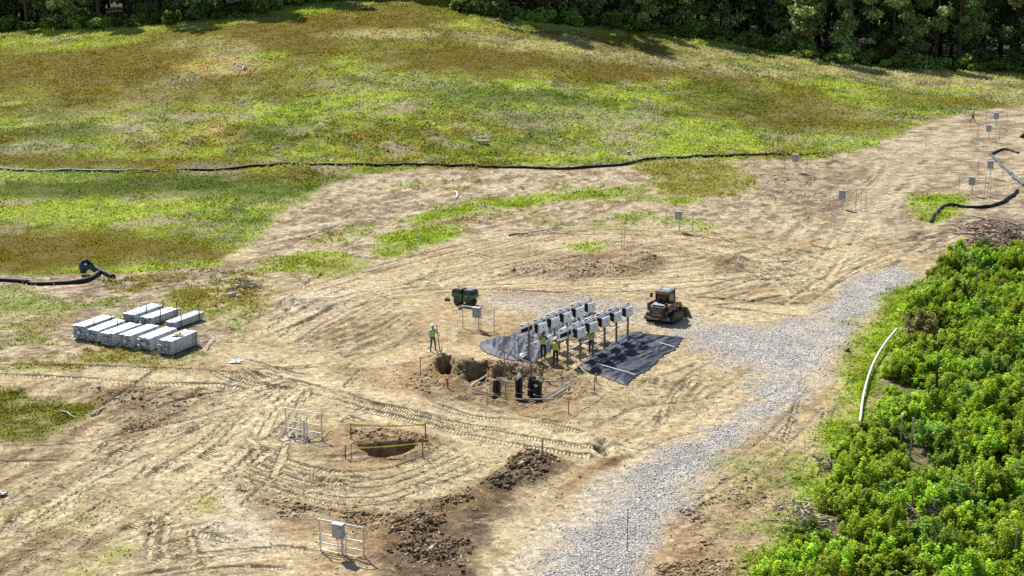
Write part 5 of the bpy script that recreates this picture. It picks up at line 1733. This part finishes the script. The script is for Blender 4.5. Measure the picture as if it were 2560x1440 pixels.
def wood_pile(px, py, label, n, spread, Lr, seed, name, mats, hpile=.5, group=None, cat="wood pile", nm="branch"):
    c = P3(px, py)
    r2 = random.Random(seed)
    e = empty(name, c, 0, label, cat, group)
    shapes = []
    for i in range(6):
        L = 1.0; k1 = r2.uniform(-.12, .12); k2 = r2.uniform(-.12, .12)
        m = MB().tube([(-.5, 0, 0), (-.15, k1, k2 * .4), (.2, k2, k1 * .4), (.5, 0, 0)], [.034, .03, .024, .01], 5)
        shapes.append(m.v and m)
    meshes = [s_.mesh(nm, mats[i % len(mats)]) for i, s_ in enumerate(shapes)]
    for i in range(n):
        o = bpy.data.objects.new(nm, meshes[r2.randrange(6)]); COL.objects.link(o); o.parent = e
        q = r2.random() ** .7; a = r2.uniform(0, 6.28)
        x, y = q * spread[0] * math.cos(a), q * spread[1] * math.sin(a)
        zt = gz(c.x + x, c.y + y) - c.z
        o.location = (x, y, zt + hpile * (1 - q) * r2.random() + .06)
        L = r2.uniform(*Lr)
        o.scale = (L, r2.uniform(.8, 2.0), r2.uniform(.8, 2.0))
        o.rotation_euler = (r2.uniform(-.3, .3), r2.uniform(-.35, .35), r2.uniform(0, 6.28))
    return e


wood_pile(2505, 603, "large tangled brush pile of grey brown branches above the thicket", 170, (3.6, 6.0), (1.0, 3.0), 3, "brush_pile", [M_STICK, M_STICK, M_PALEW, M_BARK], 1.1)
wood_pile(613, 724, "small heap of broken timber and roots right of the old ruts", 34, (1.0, 1.6), (.6, 1.5), 5, "timber_heap", [M_STICK, M_PALEW, M_STAKE], .5)
wood_pile(2010, 1300, "tangle of grey roots along the left edge of the thicket", 60, (1.2, 3.0), (.6, 1.6), 8, "root_tangle", [M_TWIG, M_STICK, M_PALEW], .5, cat="roots", nm="root")
wood_pile(2075, 1170, "smaller tangle of grey roots farther along the thicket edge", 40, (.8, 2.6), (.5, 1.3), 9, "root_tangle", [M_TWIG, M_STICK], .4, cat="roots", nm="root")
wood_pile(2320, 1290, "heap of bare brown twigs in the gap inside the thicket", 46, (1.4, 2.2), (.9, 2.0), 10, "twig_heap", [M_TWIG, M_STICK], .9, cat="twigs", nm="twig")
wood_pile(2320, 740, "grey dead roots at the upper left edge of the thicket", 40, (1.2, 3.5), (.6, 1.4), 12, "root_tangle", [M_TWIG, M_STICK], .4, cat="roots", nm="root")


def rock(px, py, s, label, seed, mat=M_ROCK):
    r2 = random.Random(seed)
    bm = bmesh.new(); bmesh.ops.create_icosphere(bm, subdivisions=2, radius=1)
    for v in bm.verts:
        k_ = 1 + .22 * math.sin(v.co.x * 3 + seed) * math.cos(v.co.y * 4 + seed) + r2.uniform(-.07, .07)
        v.co = Vector((v.co.x * s[0] * k_, v.co.y * s[1] * k_, v.co.z * s[2] * k_))
    me = bpy.data.meshes.new("rock"); bm.to_mesh(me); bm.free(); me.materials.append(mat)
    o = bpy.data.objects.new("rock", me); COL.objects.link(o)
    o.location = P3(px, py, s[2] * .45); o.rotation_euler = (0, 0, r2.uniform(0, 3))
    return tag(o, label, "rock", "loose rocks")


rock(580, 741, (.34, .26, .22), "pale rock at the left end of the small timber heap", 1)
rock(597, 744, (.2, .16, .14), "small pale rock in front of the small timber heap", 2)
rock(1118, 752, (.2, .2, .18), "dark clod of earth left of the green roller", 3, M_STAKE)
rock(1150, 772, (.22, .15, .14), "dark clod of earth just below the green roller", 4, M_STAKE)
rock(2118, 878, (.22, .2, .18), "dark stone on the verge beside the gravel road", 5, M_STAKE)
rock(2142, 1076, (.4, .3, .22), "brown earth lump at the foot of the white pipe", 6, M_WOOD)
rock(2395, 1090, (.35, .3, .3), "pale root lump half hidden inside the thicket", 7)


def pallet():
    c = P3(1207, 358)
    e = empty("wooden_pallet", c, .2, "small broken wooden pallet lying in the middle of the field", "pallet")
    for i in range(5):
        MB().box((0, -.48 + i * .24, .42), (1.25, .14, .03)).build("deck_board", M_WOOD, e)
    for sx in (-.55, 0, .55):
        MB().box((sx, 0, .34), (.09, 1.1, .12)).build("bearer", M_STAKE, e)
    for i in range(3):
        MB().box((0, -.4 + i * .4, .26), (1.2, .14, .03)).build("bottom_board", M_STAKE, e)


pallet()


def log_(p, q, r, label, mat=M_PALEW, name="log"):
    a = P3(*p, r); b = P3(*q, r)
    d = b - a
    o = MB().tube([a, a + d * .35 + Vector((.05, .04, .06)), a + d * .7 + Vector((-.04, .02, .02)), b], [r, r * .95, r * .8, r * .5], 7).build(name, mat)
    return tag(o, label, "log", "loose logs and sticks")


log_((228, 1040), (268, 1018), .07, "pale log at the right end of the dark grass patch on the left")
log_((152, 1030), (190, 1046), .05, "thin pale stick lying in the dark grass patch on the left")
log_((1272, 590), (1320, 586), .07, "dark stick lying on the bare bank below the green strip", M_DEAD)
log_((2290, 985), (2325, 1000), .06, "pale fallen stick inside the thicket")

# burnt saplings in the thicket
def dead_tree(px, py, h, label, seed, lean):
    c = P3(px, py)
    r2 = random.Random(seed)
    e = empty("dead_sapling", c, 0, label, "dead tree", "burnt saplings in the thicket")
    top = Vector((lean[0], lean[1], h))
    MB().tube([(0, 0, -.2), top * .4 + Vector((.06, 0, .1)), top * .75, top], [.1, .085, .06, .02], 7).build("trunk", M_DEAD, e)
    for i in range(4):
        a = r2.uniform(0, 6.28); s_ = top * r2.uniform(.5, .85)
        MB().tube([s_, s_ + Vector((.3 * math.cos(a), .3 * math.sin(a), .25)), s_ + Vector((.5 * math.cos(a), .5 * math.sin(a), .6))], [.04, .03, .01], 5).build("limb", M_DEAD, e)


dead_tree(2432, 812, 3.0, "burnt forked sapling leaning left in the upper thicket", 1, (-.7, .3))
dead_tree(2333, 1015, 2.9, "burnt upright sapling in the middle of the thicket", 2, (.15, .1))
stake(2251, 1120, 1.9, "white topped stake standing inside the thicket", M_PALEW, .06, (0, 0), flag=M_CARD)
stake(2274, 1150, 2.2, "pale dead stem beside the white topped stake", M_PALEW, .09, (.12, .1))
stake(2421, 1330, 1.9, "stake with an orange ribbon in the lower thicket", M_STAKE, .05, (0, 0), flag=M_ORANGE)
stake(2530, 1425, 1.9, "pale dead stem at the lower right corner of the thicket", M_PALEW, .07, (.1, 0))


# ------------------------------------------------------------------ green trench roller
def drum(mb_parent, x, y, r, w, mat):
    o = MB()
    n = 20
    prof = [(r * .35, -w / 2), (r * .92, -w / 2), (r, -w / 2 + .03), (r, w / 2 - .03), (r * .92, w / 2), (r * .35, w / 2)]
    vs = []; 
    for rr_, yy_ in prof:
        for k_ in range(n):
            t = 6.2832 * k_ / n
            vs.append((x + rr_ * math.cos(t), y + yy_, r + rr_ * math.sin(t)))
    fs = [(i * n + k_, i * n + (k_ + 1) % n, (i + 1) * n + (k_ + 1) % n, (i + 1) * n + k_) for i in range(len(prof) - 1) for k_ in range(n)]
    fs += [tuple(range(n)), tuple(range((len(prof) - 1) * n, len(prof) * n))]
    o.add(vs, fs)
    d = o.build("drum", mat, mb_parent)
    p = MB()
    for row in (-.3, 0, .3):
        for k_ in range(10):
            t = 6.2832 * (k_ + (.5 if row == 0 else 0)) / 10
            R_ = Matrix.Rotation(-t, 3, 'Y')
            p.box((x + (r + .02) * math.cos(t), y + row * w, r + (r + .02) * math.sin(t)), (.05, .08, .07), R_)
    p.build("pads", mat, d)
    MB().tube([(x, y - w / 2 - .01, r), (x, y + w / 2 + .01, r)], r * .3, 10).build("hub", M_BLACK, d)


def trench_roller():
    c = P3(1163, 762)
    e = empty("trench_roller", c, math.radians(-30), "green remote trench roller with black hoods on padded drums", "roller")
    for sx, a in ((-1, 1), (1, -1)):
        for sy in (-1, 1):
            drum(e, sx * .55, sy * .26, .30, .36, M_DRUM)
        prof = [(sx * .06, .34), (sx * .30, .36), (sx * .38, .55), (sx * .78, .55), (sx * 1.02, .70), (sx * 1.0, .98), (sx * .06, .98)]
        b = MB().prism(prof, -.44, .44).build("body_shell", M_GREEN, e, .02)
        prof2 = [(sx * .07, .985), (sx * 1.0, .985), (sx * .96, 1.22), (sx * .80, 1.33), (sx * .08, 1.33)]
        h = MB().prism(prof2, -.42, .42).build("hood", M_BLACK, e, .025)
        MB().box((sx * .45, 0, 1.342), (.6, .66, .02)).build("hood_plate", M_ROOFP, h, .005)
        g_ = MB()
        for i in range(5):
            g_.box((sx * .5, -.425, 1.04 + i * .05), (.5, .02, .022))
        g_.build("grille", M_ROOFP, h)
        MB().box((sx * .5, 0, .42), (.35, .1, .3)).build("drum_carrier", M_BLACK, e, .01)
        MB().tube([(sx * .3, -.43, .58), (sx * .45, -.47, .72), (sx * .62, -.47, .72), (sx * .78, -.43, .6)], .02, 6).build("guard", M_BLACK, b)
        if sx > 0:
            MB().box((.35, -.452, .80), (.10, .006, .08)).build("badge", M_CARD, b)
    MB().tube([(0, 0, .35), (0, 0, 1.05)], .09, 10).build("articulation", M_BLACK, e)
    for sy in (-.2, .2):
        MB().tube([(-.2, sy, .8), (0, sy * 1.4, .84), (.2, sy, .8)], .03, 6).build("hose", M_BLACK, e)
    MB().tube([(-.75, .2, 1.33), (-.75, .2, 1.42), (-.82, .2, 1.46)], .035, 8).build("exhaust", M_DRUM, e)
    return e


trench_roller().scale = (.88, .88, .86)


# ------------------------------------------------------------------ compact track loader
def loader():
    c = P3(1662, 800)
    e = empty("track_loader", c, math.radians(62), "dusty camouflage painted compact track loader with black cab", "loader")
    # undercarriages
    for sy in (-1, 1):
        y0, y1 = sy * .62, sy * .98
        outer = [(-1.12, .30), (-1.0, .62), (-.62, .78), (.55, .62), (1.02, .40), (1.08, .22), (.92, .03), (-.82, .03), (-1.02, .1)]
        t = MB().prism(outer, min(y0, y1), max(y0, y1)).build("track", M_BLACK, e, .03)
        lug = MB()
        pts = outer + [outer[0]]
        for a, b in zip(pts[:-1], pts[1:]):
            a = Vector((a[0], 0, a[1])); b = Vector((b[0], 0, b[1])); L = (b - a).length
            k_ = max(1, int(L / .14))
            for i in range(k_):
                p = a.lerp(b, (i + .5) / k_)
                d = (b - a).normalized(); nrm = Vector((-d.z, 0, d.x))
                R_ = Matrix((d, Vector((0, 1, 0)), d.cross(Vector((0, 1, 0))))).transposed()
                lug.box(p + Vector((0, sy * .8, 0)), (.06, .36, .06), R_)
        lug.build("track_lugs", M_BLACK, t)
        for rx, rz, rr_ in ((-.68, .46, .22), (.82, .24, .17), (-.45, .18, .12), (-.15, .18, .12), (.15, .18, .12), (.45, .18, .12)):
            MB().tube([(rx, sy * .985, rz), (rx, sy * 1.0, rz)], rr_, 12).build("wheel", M_DRUM, t)
        MB().prism([(-.8, .5), (.7, .36), (.7, .26), (-.8, .3)], sy * .99 if sy < 0 else .985, sy * 1.01 if sy > 0 else -.985).build("track_frame", M_CAMO, t)
    MB().prism([(-1.15, .32), (1.0, .32), (1.0, .72), (.75, .95), (-1.15, .95)], -.58, .58).build("chassis", M_CAMO, e, .03)
    # engine hood at the rear
    hd = MB().prism([(-1.42, .52), (-.62, .52), (-.62, 1.36), (-1.22, 1.32), (-1.42, 1.18)], -.56, .56).build("engine_hood", M_BLACK, e, .04)
    MB().box((-.98, 0, 1.352), (.62, .86, .02), Matrix.Rotation(-.066, 3, 'Y')).build("hood_top", M_GALVD, hd, .005)
    MB().box((-1.432, 0, .86), (.02, .84, .52)).build("rear_door", M_CAMO, hd, .006)
    gr = MB()
    for i in range(6):
        gr.box((-1.445, 0, .68 + i * .07), (.012, .7, .03))
    gr.build("grille", M_ROOFP, hd)
    MB().lathe([(.07, 0), (.07, .02)], 10, (-1.44, .0, .9)).build("round_badge", M_GALV, hd)
    MB().box((-1.35, 0, .42), (.22, 1.9, .16)).build("rear_bumper", M_CAMO, e, .02)
    for sy in (-1, 1):
        MB().box((-1.45, sy * .82, .56), (.08, .14, .12)).build("tail_light", M_ORANGE, e, .01)
    MB().tube([(-.85, -.2, 1.36), (-.85, -.2, 1.56), (-.93, -.2, 1.6)], .07, 10).build("exhaust", M_BLACK, e)
    MB().tube([(-.78, .18, 1.36), (-.78, .18, 1.52)], .09, 10).build("air_cleaner", M_BLACK, e)
    # cab
    cab = empty("cab"); cab.parent = e
    def corner(x0, y, x1, z0, z1, nm="pillar"):
        MB().bar((x0, y, z0), (x1, y, z1), .08, .08).build(nm, M_BLACK, cab, .008)
    for sy in (-.46, .46):
        corner(-.60, sy, -.52, .95, 2.05); corner(.62, sy, .48, .9, 2.05)
        MB().bar((-.6, sy, 1.35), (.55, sy, 1.30), .06).build("side_bar", M_BLACK, cab)
        MB().prism([(-.53, 1.38), (.53, 1.33), (.45, 2.0), (-.5, 2.0)], sy - .012, sy + .012).build("side_window", M_GLASS, cab)
        MB().prism([(-.58, .95), (.6, .9), (.55, 1.31), (-.58, 1.36)], sy - .02, sy + .02).build("side_panel", M_CAMO, cab)
    MB().box((-.535, 0, 1.74), (.02, .78, .46)).build("rear_window", M_GLASS, cab)
    MB().box((-.57, 0, 1.44), (.05, .86, .12)).build("rear_panel", M_BLACK, cab)
    MB().box((-.57, 0, 2.0), (.06, .86, .1)).build("rear_header", M_ORANGE, cab, .01)
    MB().box((.54, 0, 1.55), (.02, .8, .85)).build("front_window", M_GLASS, cab)
    rf = MB().box((-.02, 0, 2.10), (1.22, 1.02, .09)).build("roof", M_ROOFP, e, .025)
    MB().box((.15, 0, 2.151), (.5, .5, .014)).build("roof_hatch", M_SKYL, rf, .004)
    for sy in (-.4, .4):
        MB().box((.62, sy, 2.06), (.08, .14, .08)).build("work_light", M_CARD, rf)
    # seat inside
    MB().box((-.1, 0, 1.1), (.45, .45, .12)).build("seat", M_BLACK, e, .02)
    MB().box((-.33, 0, 1.4), (.1, .42, .5)).build("seat_back", M_BLACK, e, .02)
    # lift arms
    for sy in (-1, 1):
        y0 = sy * .74
        arm = MB().prism([(-1.15, 1.22), (-1.05, 1.42), (-.4, 1.40), (.85, 1.18), (1.22, .78), (1.42, .42), (1.28, .34), (1.0, .72), (.72, 1.0), (-.5, 1.18)], y0 - .07, y0 + .07).build("lift_arm", M_CAMO, e, .015)
        MB().prism([(-1.2, .9), (-.85, .9), (-.95, 1.44), (-1.2, 1.40)], y0 - .085, y0 + .085).build("arm_tower", M_CAMO, e, .015)
        MB().tube([(-.65, y0, .95), (.35, y0, 1.12)], .05, 8).build("lift_cylinder", M_GALVD, arm)
        MB().tube([(.95, sy * .35, .85), (1.38, sy * .35, .5)], .045, 8).build("tilt_cylinder", M_GALVD, arm)
    MB().tube([(1.05, -.72, .78), (1.05, .72, .78)], .06, 8).build("cross_tube", M_CAMO, e)
    MB().box((1.45, 0, .42), (.08, 1.2, .5)).build("quick_hitch", M_BLACK, e, .01)
    # low bucket with cutting edge
    bk = MB().prism([(1.50, .12), (1.52, .66), (1.58, .66), (1.60, .2), (2.22, .12), (2.22, .06), (1.56, .06)], -.98, .98).build("bucket", M_DRUM, e, .01)
    for sy in (-.98, .96):
        MB().prism([(1.52, .1), (1.54, .64), (1.7, .6), (2.2, .1)], sy, sy + .03).build("bucket_side", M_DRUM, bk)
    MB().box((2.27, 0, .085), (.14, 1.9, .03)).build("cutting_edge", M_GALVD, bk)
    MB().bar((.3, .75, 1.72), (.1, 1.0, 1.72), .03).build("mirror_arm", M_BLACK, e)
    MB().box((.05, 1.05, 1.62), (.04, .2, .3)).build("mirror", M_BLACK, e, .01)
    return e


loader()


# ------------------------------------------------------------------ people
def hand(mb, wrist, d, side):
    d = d.normalized(); a = d.orthogonal().normalized(); b = d.cross(a)
    palm = wrist + d * .05
    mb.tube([wrist, wrist + d * .03, wrist + d * .085], [.028, .04, .036], 8)
    for i, (off, L) in enumerate(((-.027, .065), (-.009, .075), (.009, .07), (.027, .055))):
        p = wrist + d * .08 + a * off
        mb.tube([p, p + d * L * .5 + b * .008, p + d * L * .85 + b * .03], [.0095, .009, .006], 5)
    p = wrist + d * .035 + a * .034 * side
    mb.tube([p, p + d * .03 + a * .025 * side, p + d * .06 + a * .03 * side + b * .015], [.012, .011, .008], 5)


def person(px, py, rz, label, joints, shirt, trou, hatm, vest=True, hat=True, sc=1.0, lean=0.0):
    c = P3(px, py)
    e = empty("person", c, rz, label, "person", "workers on the site")
    J = dict(pel=(0, 0, .95), spi=(0, lean * .3, 1.14), che=(0, lean * .7, 1.36), nek=(0, lean, 1.50), hdb=(0, lean + .01, 1.57), hed=(0, lean + .03, 1.66), top=(0, lean + .02, 1.73),
             shl=(-.19, lean * .85, 1.43), ell=(-.24, lean, 1.17), wrl=(-.22, lean + .12, .95), shr=(.19, lean * .85, 1.43), elr=(.24, lean, 1.17), wrr=(.22, lean + .12, .95),
             hil=(-.10, 0, .90), knl=(-.11, .03, .50), anl=(-.11, 0, .10), tol=(-.12, .15, .05), hir=(.10, 0, .90), knr=(.11, .03, .50), anr=(.11, 0, .10), tor=(.12, .15, .05))
    J.update(joints)
    R_ = dict(pel=(.155, .12), spi=(.15, .11), che=(.175, .125), nek=(.058, .058), hdb=(.07, .075), hed=(.082, .098), top=(.05, .06), shl=(.07, .07), ell=(.048, .048), wrl=(.033, .033), shr=(.07, .07), elr=(.048, .048), wrr=(.033, .033),
              hil=(.095, .095), knl=(.066, .066), anl=(.046, .05), tol=(.045, .035), hir=(.095, .095), knr=(.066, .066), anr=(.046, .05), tor=(.045, .035))
    names = list(J); ix = {n: i for i, n in enumerate(names)}
    E = [("pel", "spi"), ("spi", "che"), ("che", "nek"), ("nek", "hdb"), ("hdb", "hed"), ("hed", "top"), ("che", "shl"), ("shl", "ell"), ("ell", "wrl"), ("che", "shr"), ("shr", "elr"), ("elr", "wrr"),
         ("pel", "hil"), ("hil", "knl"), ("knl", "anl"), ("anl", "tol"), ("pel", "hir"), ("hir", "knr"), ("knr", "anr"), ("anr", "tor")]
    me = bpy.data.meshes.new("tmp"); me.from_pydata([J[n] for n in names], [(ix[a], ix[b]) for a, b in E], [])
    o = bpy.data.objects.new("tmp", me); COL.objects.link(o)
    o.modifiers.new("skin", 'SKIN'); sm = o.modifiers.new("sub", 'SUBSURF'); sm.levels = 1; sm.render_levels = 1
    sv = me.skin_vertices[0].data
    for n in names:
        sv[ix[n]].radius = R_[n]
        sv[ix[n]].use_root = (n == "pel")
    dg = bpy.context.evaluated_depsgraph_get(); dg.update()
    ev = bpy.data.meshes.new_from_object(o.evaluated_get(dg))
    bpy.data.objects.remove(o)
    vs = [v.co.copy() for v in ev.vertices]; fs = [tuple(p.vertices) for p in ev.polygons]
    mb = MB(); mb.add(vs, fs)
    nb = len(mb.f)
    hand(mb, Vector(J["wrl"]), Vector(J["wrl"]) - Vector(J["ell"]), 1); hand(mb, Vector(J["wrr"]), Vector(J["wrr"]) - Vector(J["elr"]), -1)
    hd = Vector(J["hed"])
    mb.tube([hd + Vector((0, .085, .01)), hd + Vector((0, .118, -.02)), hd + Vector((0, .09, -.03))], [.008, .014, .012], 6)
    for sx in (-1, 1):
        mb.tube([hd + Vector((sx * .078, -.01, .01)), hd + Vector((sx * .095, -.015, -.02))], [.02, .014], 6)
    body = mb.build("body", M_SKIN, e, smooth=True)
    bd = body.data
    for m in (shirt, trou, M_BOOT, M_HAIR):
        bd.materials.append(m)
    def near(p):
        best = 9; r_ = None
        for a, b in E:
            A = Vector(J[a]); B = Vector(J[b]); d = B - A
            t = max(0, min(1, (p - A).dot(d) / d.length_squared)); q = (p - A - d * t).length / max(.03, R_[a][0] * (1 - t) + R_[b][0] * t)
            if q < best:
                best = q; r_ = (a, b, t)
        return r_
    nobody = len(bd.polygons)
    for p in bd.polygons:
        a, b, t = near(p.center)
        pz = p.center
        if a.startswith("an"): mi = 3
        elif a.startswith(("hi", "kn")): mi = 3 if (a.startswith("kn") and t > .82) else 2
        elif a == "pel": mi = 2 if (b.startswith("hi") or t < .35) else 1
        elif a in ("spi", "che") or a.startswith("sh"): mi = 1
        elif a.startswith("el"): mi = 1 if t < .75 else 0
        elif a in ("hed",) and pz.y < hd.y - .03: mi = 4
        else: mi = 0
        p.material_index = mi
    fc = MB()
    for sx in (-.032, .032):
        fc.box(hd + Vector((sx, .094, .015)), (.022, .008, .012))
    fc.box(hd + Vector((0, .09, -.055)), (.045, .008, .01))
    fc.build("face_features", M_HAIR, e)
    if vest:
        ry0 = lean
        v = MB()
        rings = [(.175, .15, 1.0, lean * .1), (.172, .142, 1.14, lean * .3), (.20, .158, 1.34, lean * .7), (.19, .14, 1.43, lean * .8), (.12, .10, 1.485, lean * .95)]
        n = 16; vsv = []
        for rx, ry, z_, yo in rings:
            for k_ in range(n):
                t = 6.2832 * k_ / n
                vsv.append((rx * math.cos(t), ry * math.sin(t) + yo, z_))
        v.add(vsv, [(i * n + k_, i * n + (k_ + 1) % n, (i + 1) * n + (k_ + 1) % n, (i + 1) * n + k_) for i in range(len(rings) - 1) for k_ in range(n)])
        vo_ = v.build("vest", M_VEST, e, smooth=True)
        md = vo_.modifiers.new("cloth", 'SOLIDIFY'); md.thickness = .012; md.offset = 1
        for z_, rx, ry, yo in ((1.07, .19, .163, lean * .2), (1.24, .203, .168, lean * .5)):
            MB().lathe([(1.0, z_), (1.0, z_ + .045)], 16, (0, yo, 0), rx, ry).build("reflective_band", M_REFL, vo_)
    if hat:
        tp = hd + Vector((0, -.005, .045))
        h = MB().lathe([(.118, 0), (.12, .02), (.115, .06), (.09, .105), (.05, .128), (.004, .135)], 16, tp, 1, 1.15).build("hard_hat", hatm, e, smooth=True)
        MB().lathe([(.118, -.004), (.152, .004), (.15, .014), (.118, .012)], 16, tp + Vector((0, .02, 0)), 1, 1.15).build("hat_brim", hatm, h)
    e.scale = (sc, sc, sc)
    return e


# left worker with a long handled tool
pA = person(1082, 879, math.radians(-150), "worker in a lime vest and blue jeans holding a long handled tool by the pit", dict(ell=(-.28, .08, 1.2), wrl=(-.3, .3, 1.12), elr=(.3, -.02, 1.2), wrr=(.26, .2, 1.02), hil=(-.1, 0, .9), anl=(-.18, .0, .1), tol=(-.2, .15, .05), knl=(-.15, .04, .5), anr=(.16, -.04, .1), tor=(.19, .1, .05)), M_SHIRTW, M_JEAN, M_HAT)
MBt = MB()
wl = pA.matrix_basis @ Vector((-.32, .38, 1.12))
tl = empty("digging_bar", (wl.x, wl.y, gz(wl.x, wl.y)), 0, "long dark tool handle held by the left worker", "tool")
MB().tube([(0, 0, .02), (-.12, 0, 1.05), (-.2, 0, 1.85)], .024, 7).build("handle", M_DEAD, tl)
MB().box((.02, 0, .06), (.09, .03, .22)).build("blade", M_GALVD, tl)
person(1358, 898, math.radians(175), "worker in dark clothes and lime vest working under the left rack, shade on the head coloured in as a black hat", dict(ell=(-.26, .16, 1.3), wrl=(-.16, .3, 1.5), elr=(.26, .16, 1.28), wrr=(.15, .32, 1.45)), M_SHIRTD, M_DKTROU, M_BLACK)  # black hat colour stands in for shade on the head
person(1389, 913, math.radians(160), "worker in white hard hat, red sleeves and lime vest between the racks", dict(ell=(-.28, .05, 1.18), wrl=(-.3, .12, .95), elr=(.28, .05, 1.18), wrr=(.3, .14, .97)), M_SHIRTR, M_DKTROU, M_HAT)
person(1478, 887, math.radians(20), "worker in lime vest partly hidden behind a post of the right rack", dict(ell=(-.24, .2, 1.24), wrl=(-.1, .34, 1.35), elr=(.24, .2, 1.24), wrr=(.1, .34, 1.35)), M_SHIRTD, M_DKTROU, M_HAT, lean=.05)
person(2431, 307, math.radians(-100), "distant worker in lime vest and pale hard hat walking at the top of the strip", dict(knl=(-.1, .16, .52), anl=(-.1, .3, .12), tol=(-.1, .44, .07), knr=(.1, -.06, .5), anr=(.1, -.3, .16), tor=(.1, -.2, .05), ell=(-.25, -.1, 1.18), wrl=(-.24, -.02, .95), elr=(.25, .12, 1.18), wrr=(.22, .3, 1.0)), M_VEST, M_DKTROU, M_HATB)

# cables hanging from the racks into the dig
for i, (p, q, lb) in enumerate((((1352, 915), (1348, 928), "leftmost black cable dropping from the rack end to the dig"), ((1360, 914), (1357, 930), "middle black cable dropping from the rack end to the dig"), ((1368, 915), (1366, 930), "rightmost black cable dropping from the rack end to the dig"))):
    a = P3(*p, .03); b = P3(*q, .03)
    o = MB().tube([a, a.lerp(b, .5) + Vector((.1, 0, .05)), b], .035, 6).build("cable", M_BLACK); tag(o, lb, "cable", "black cables by the rack end")
print("objects", len(bpy.data.objects))
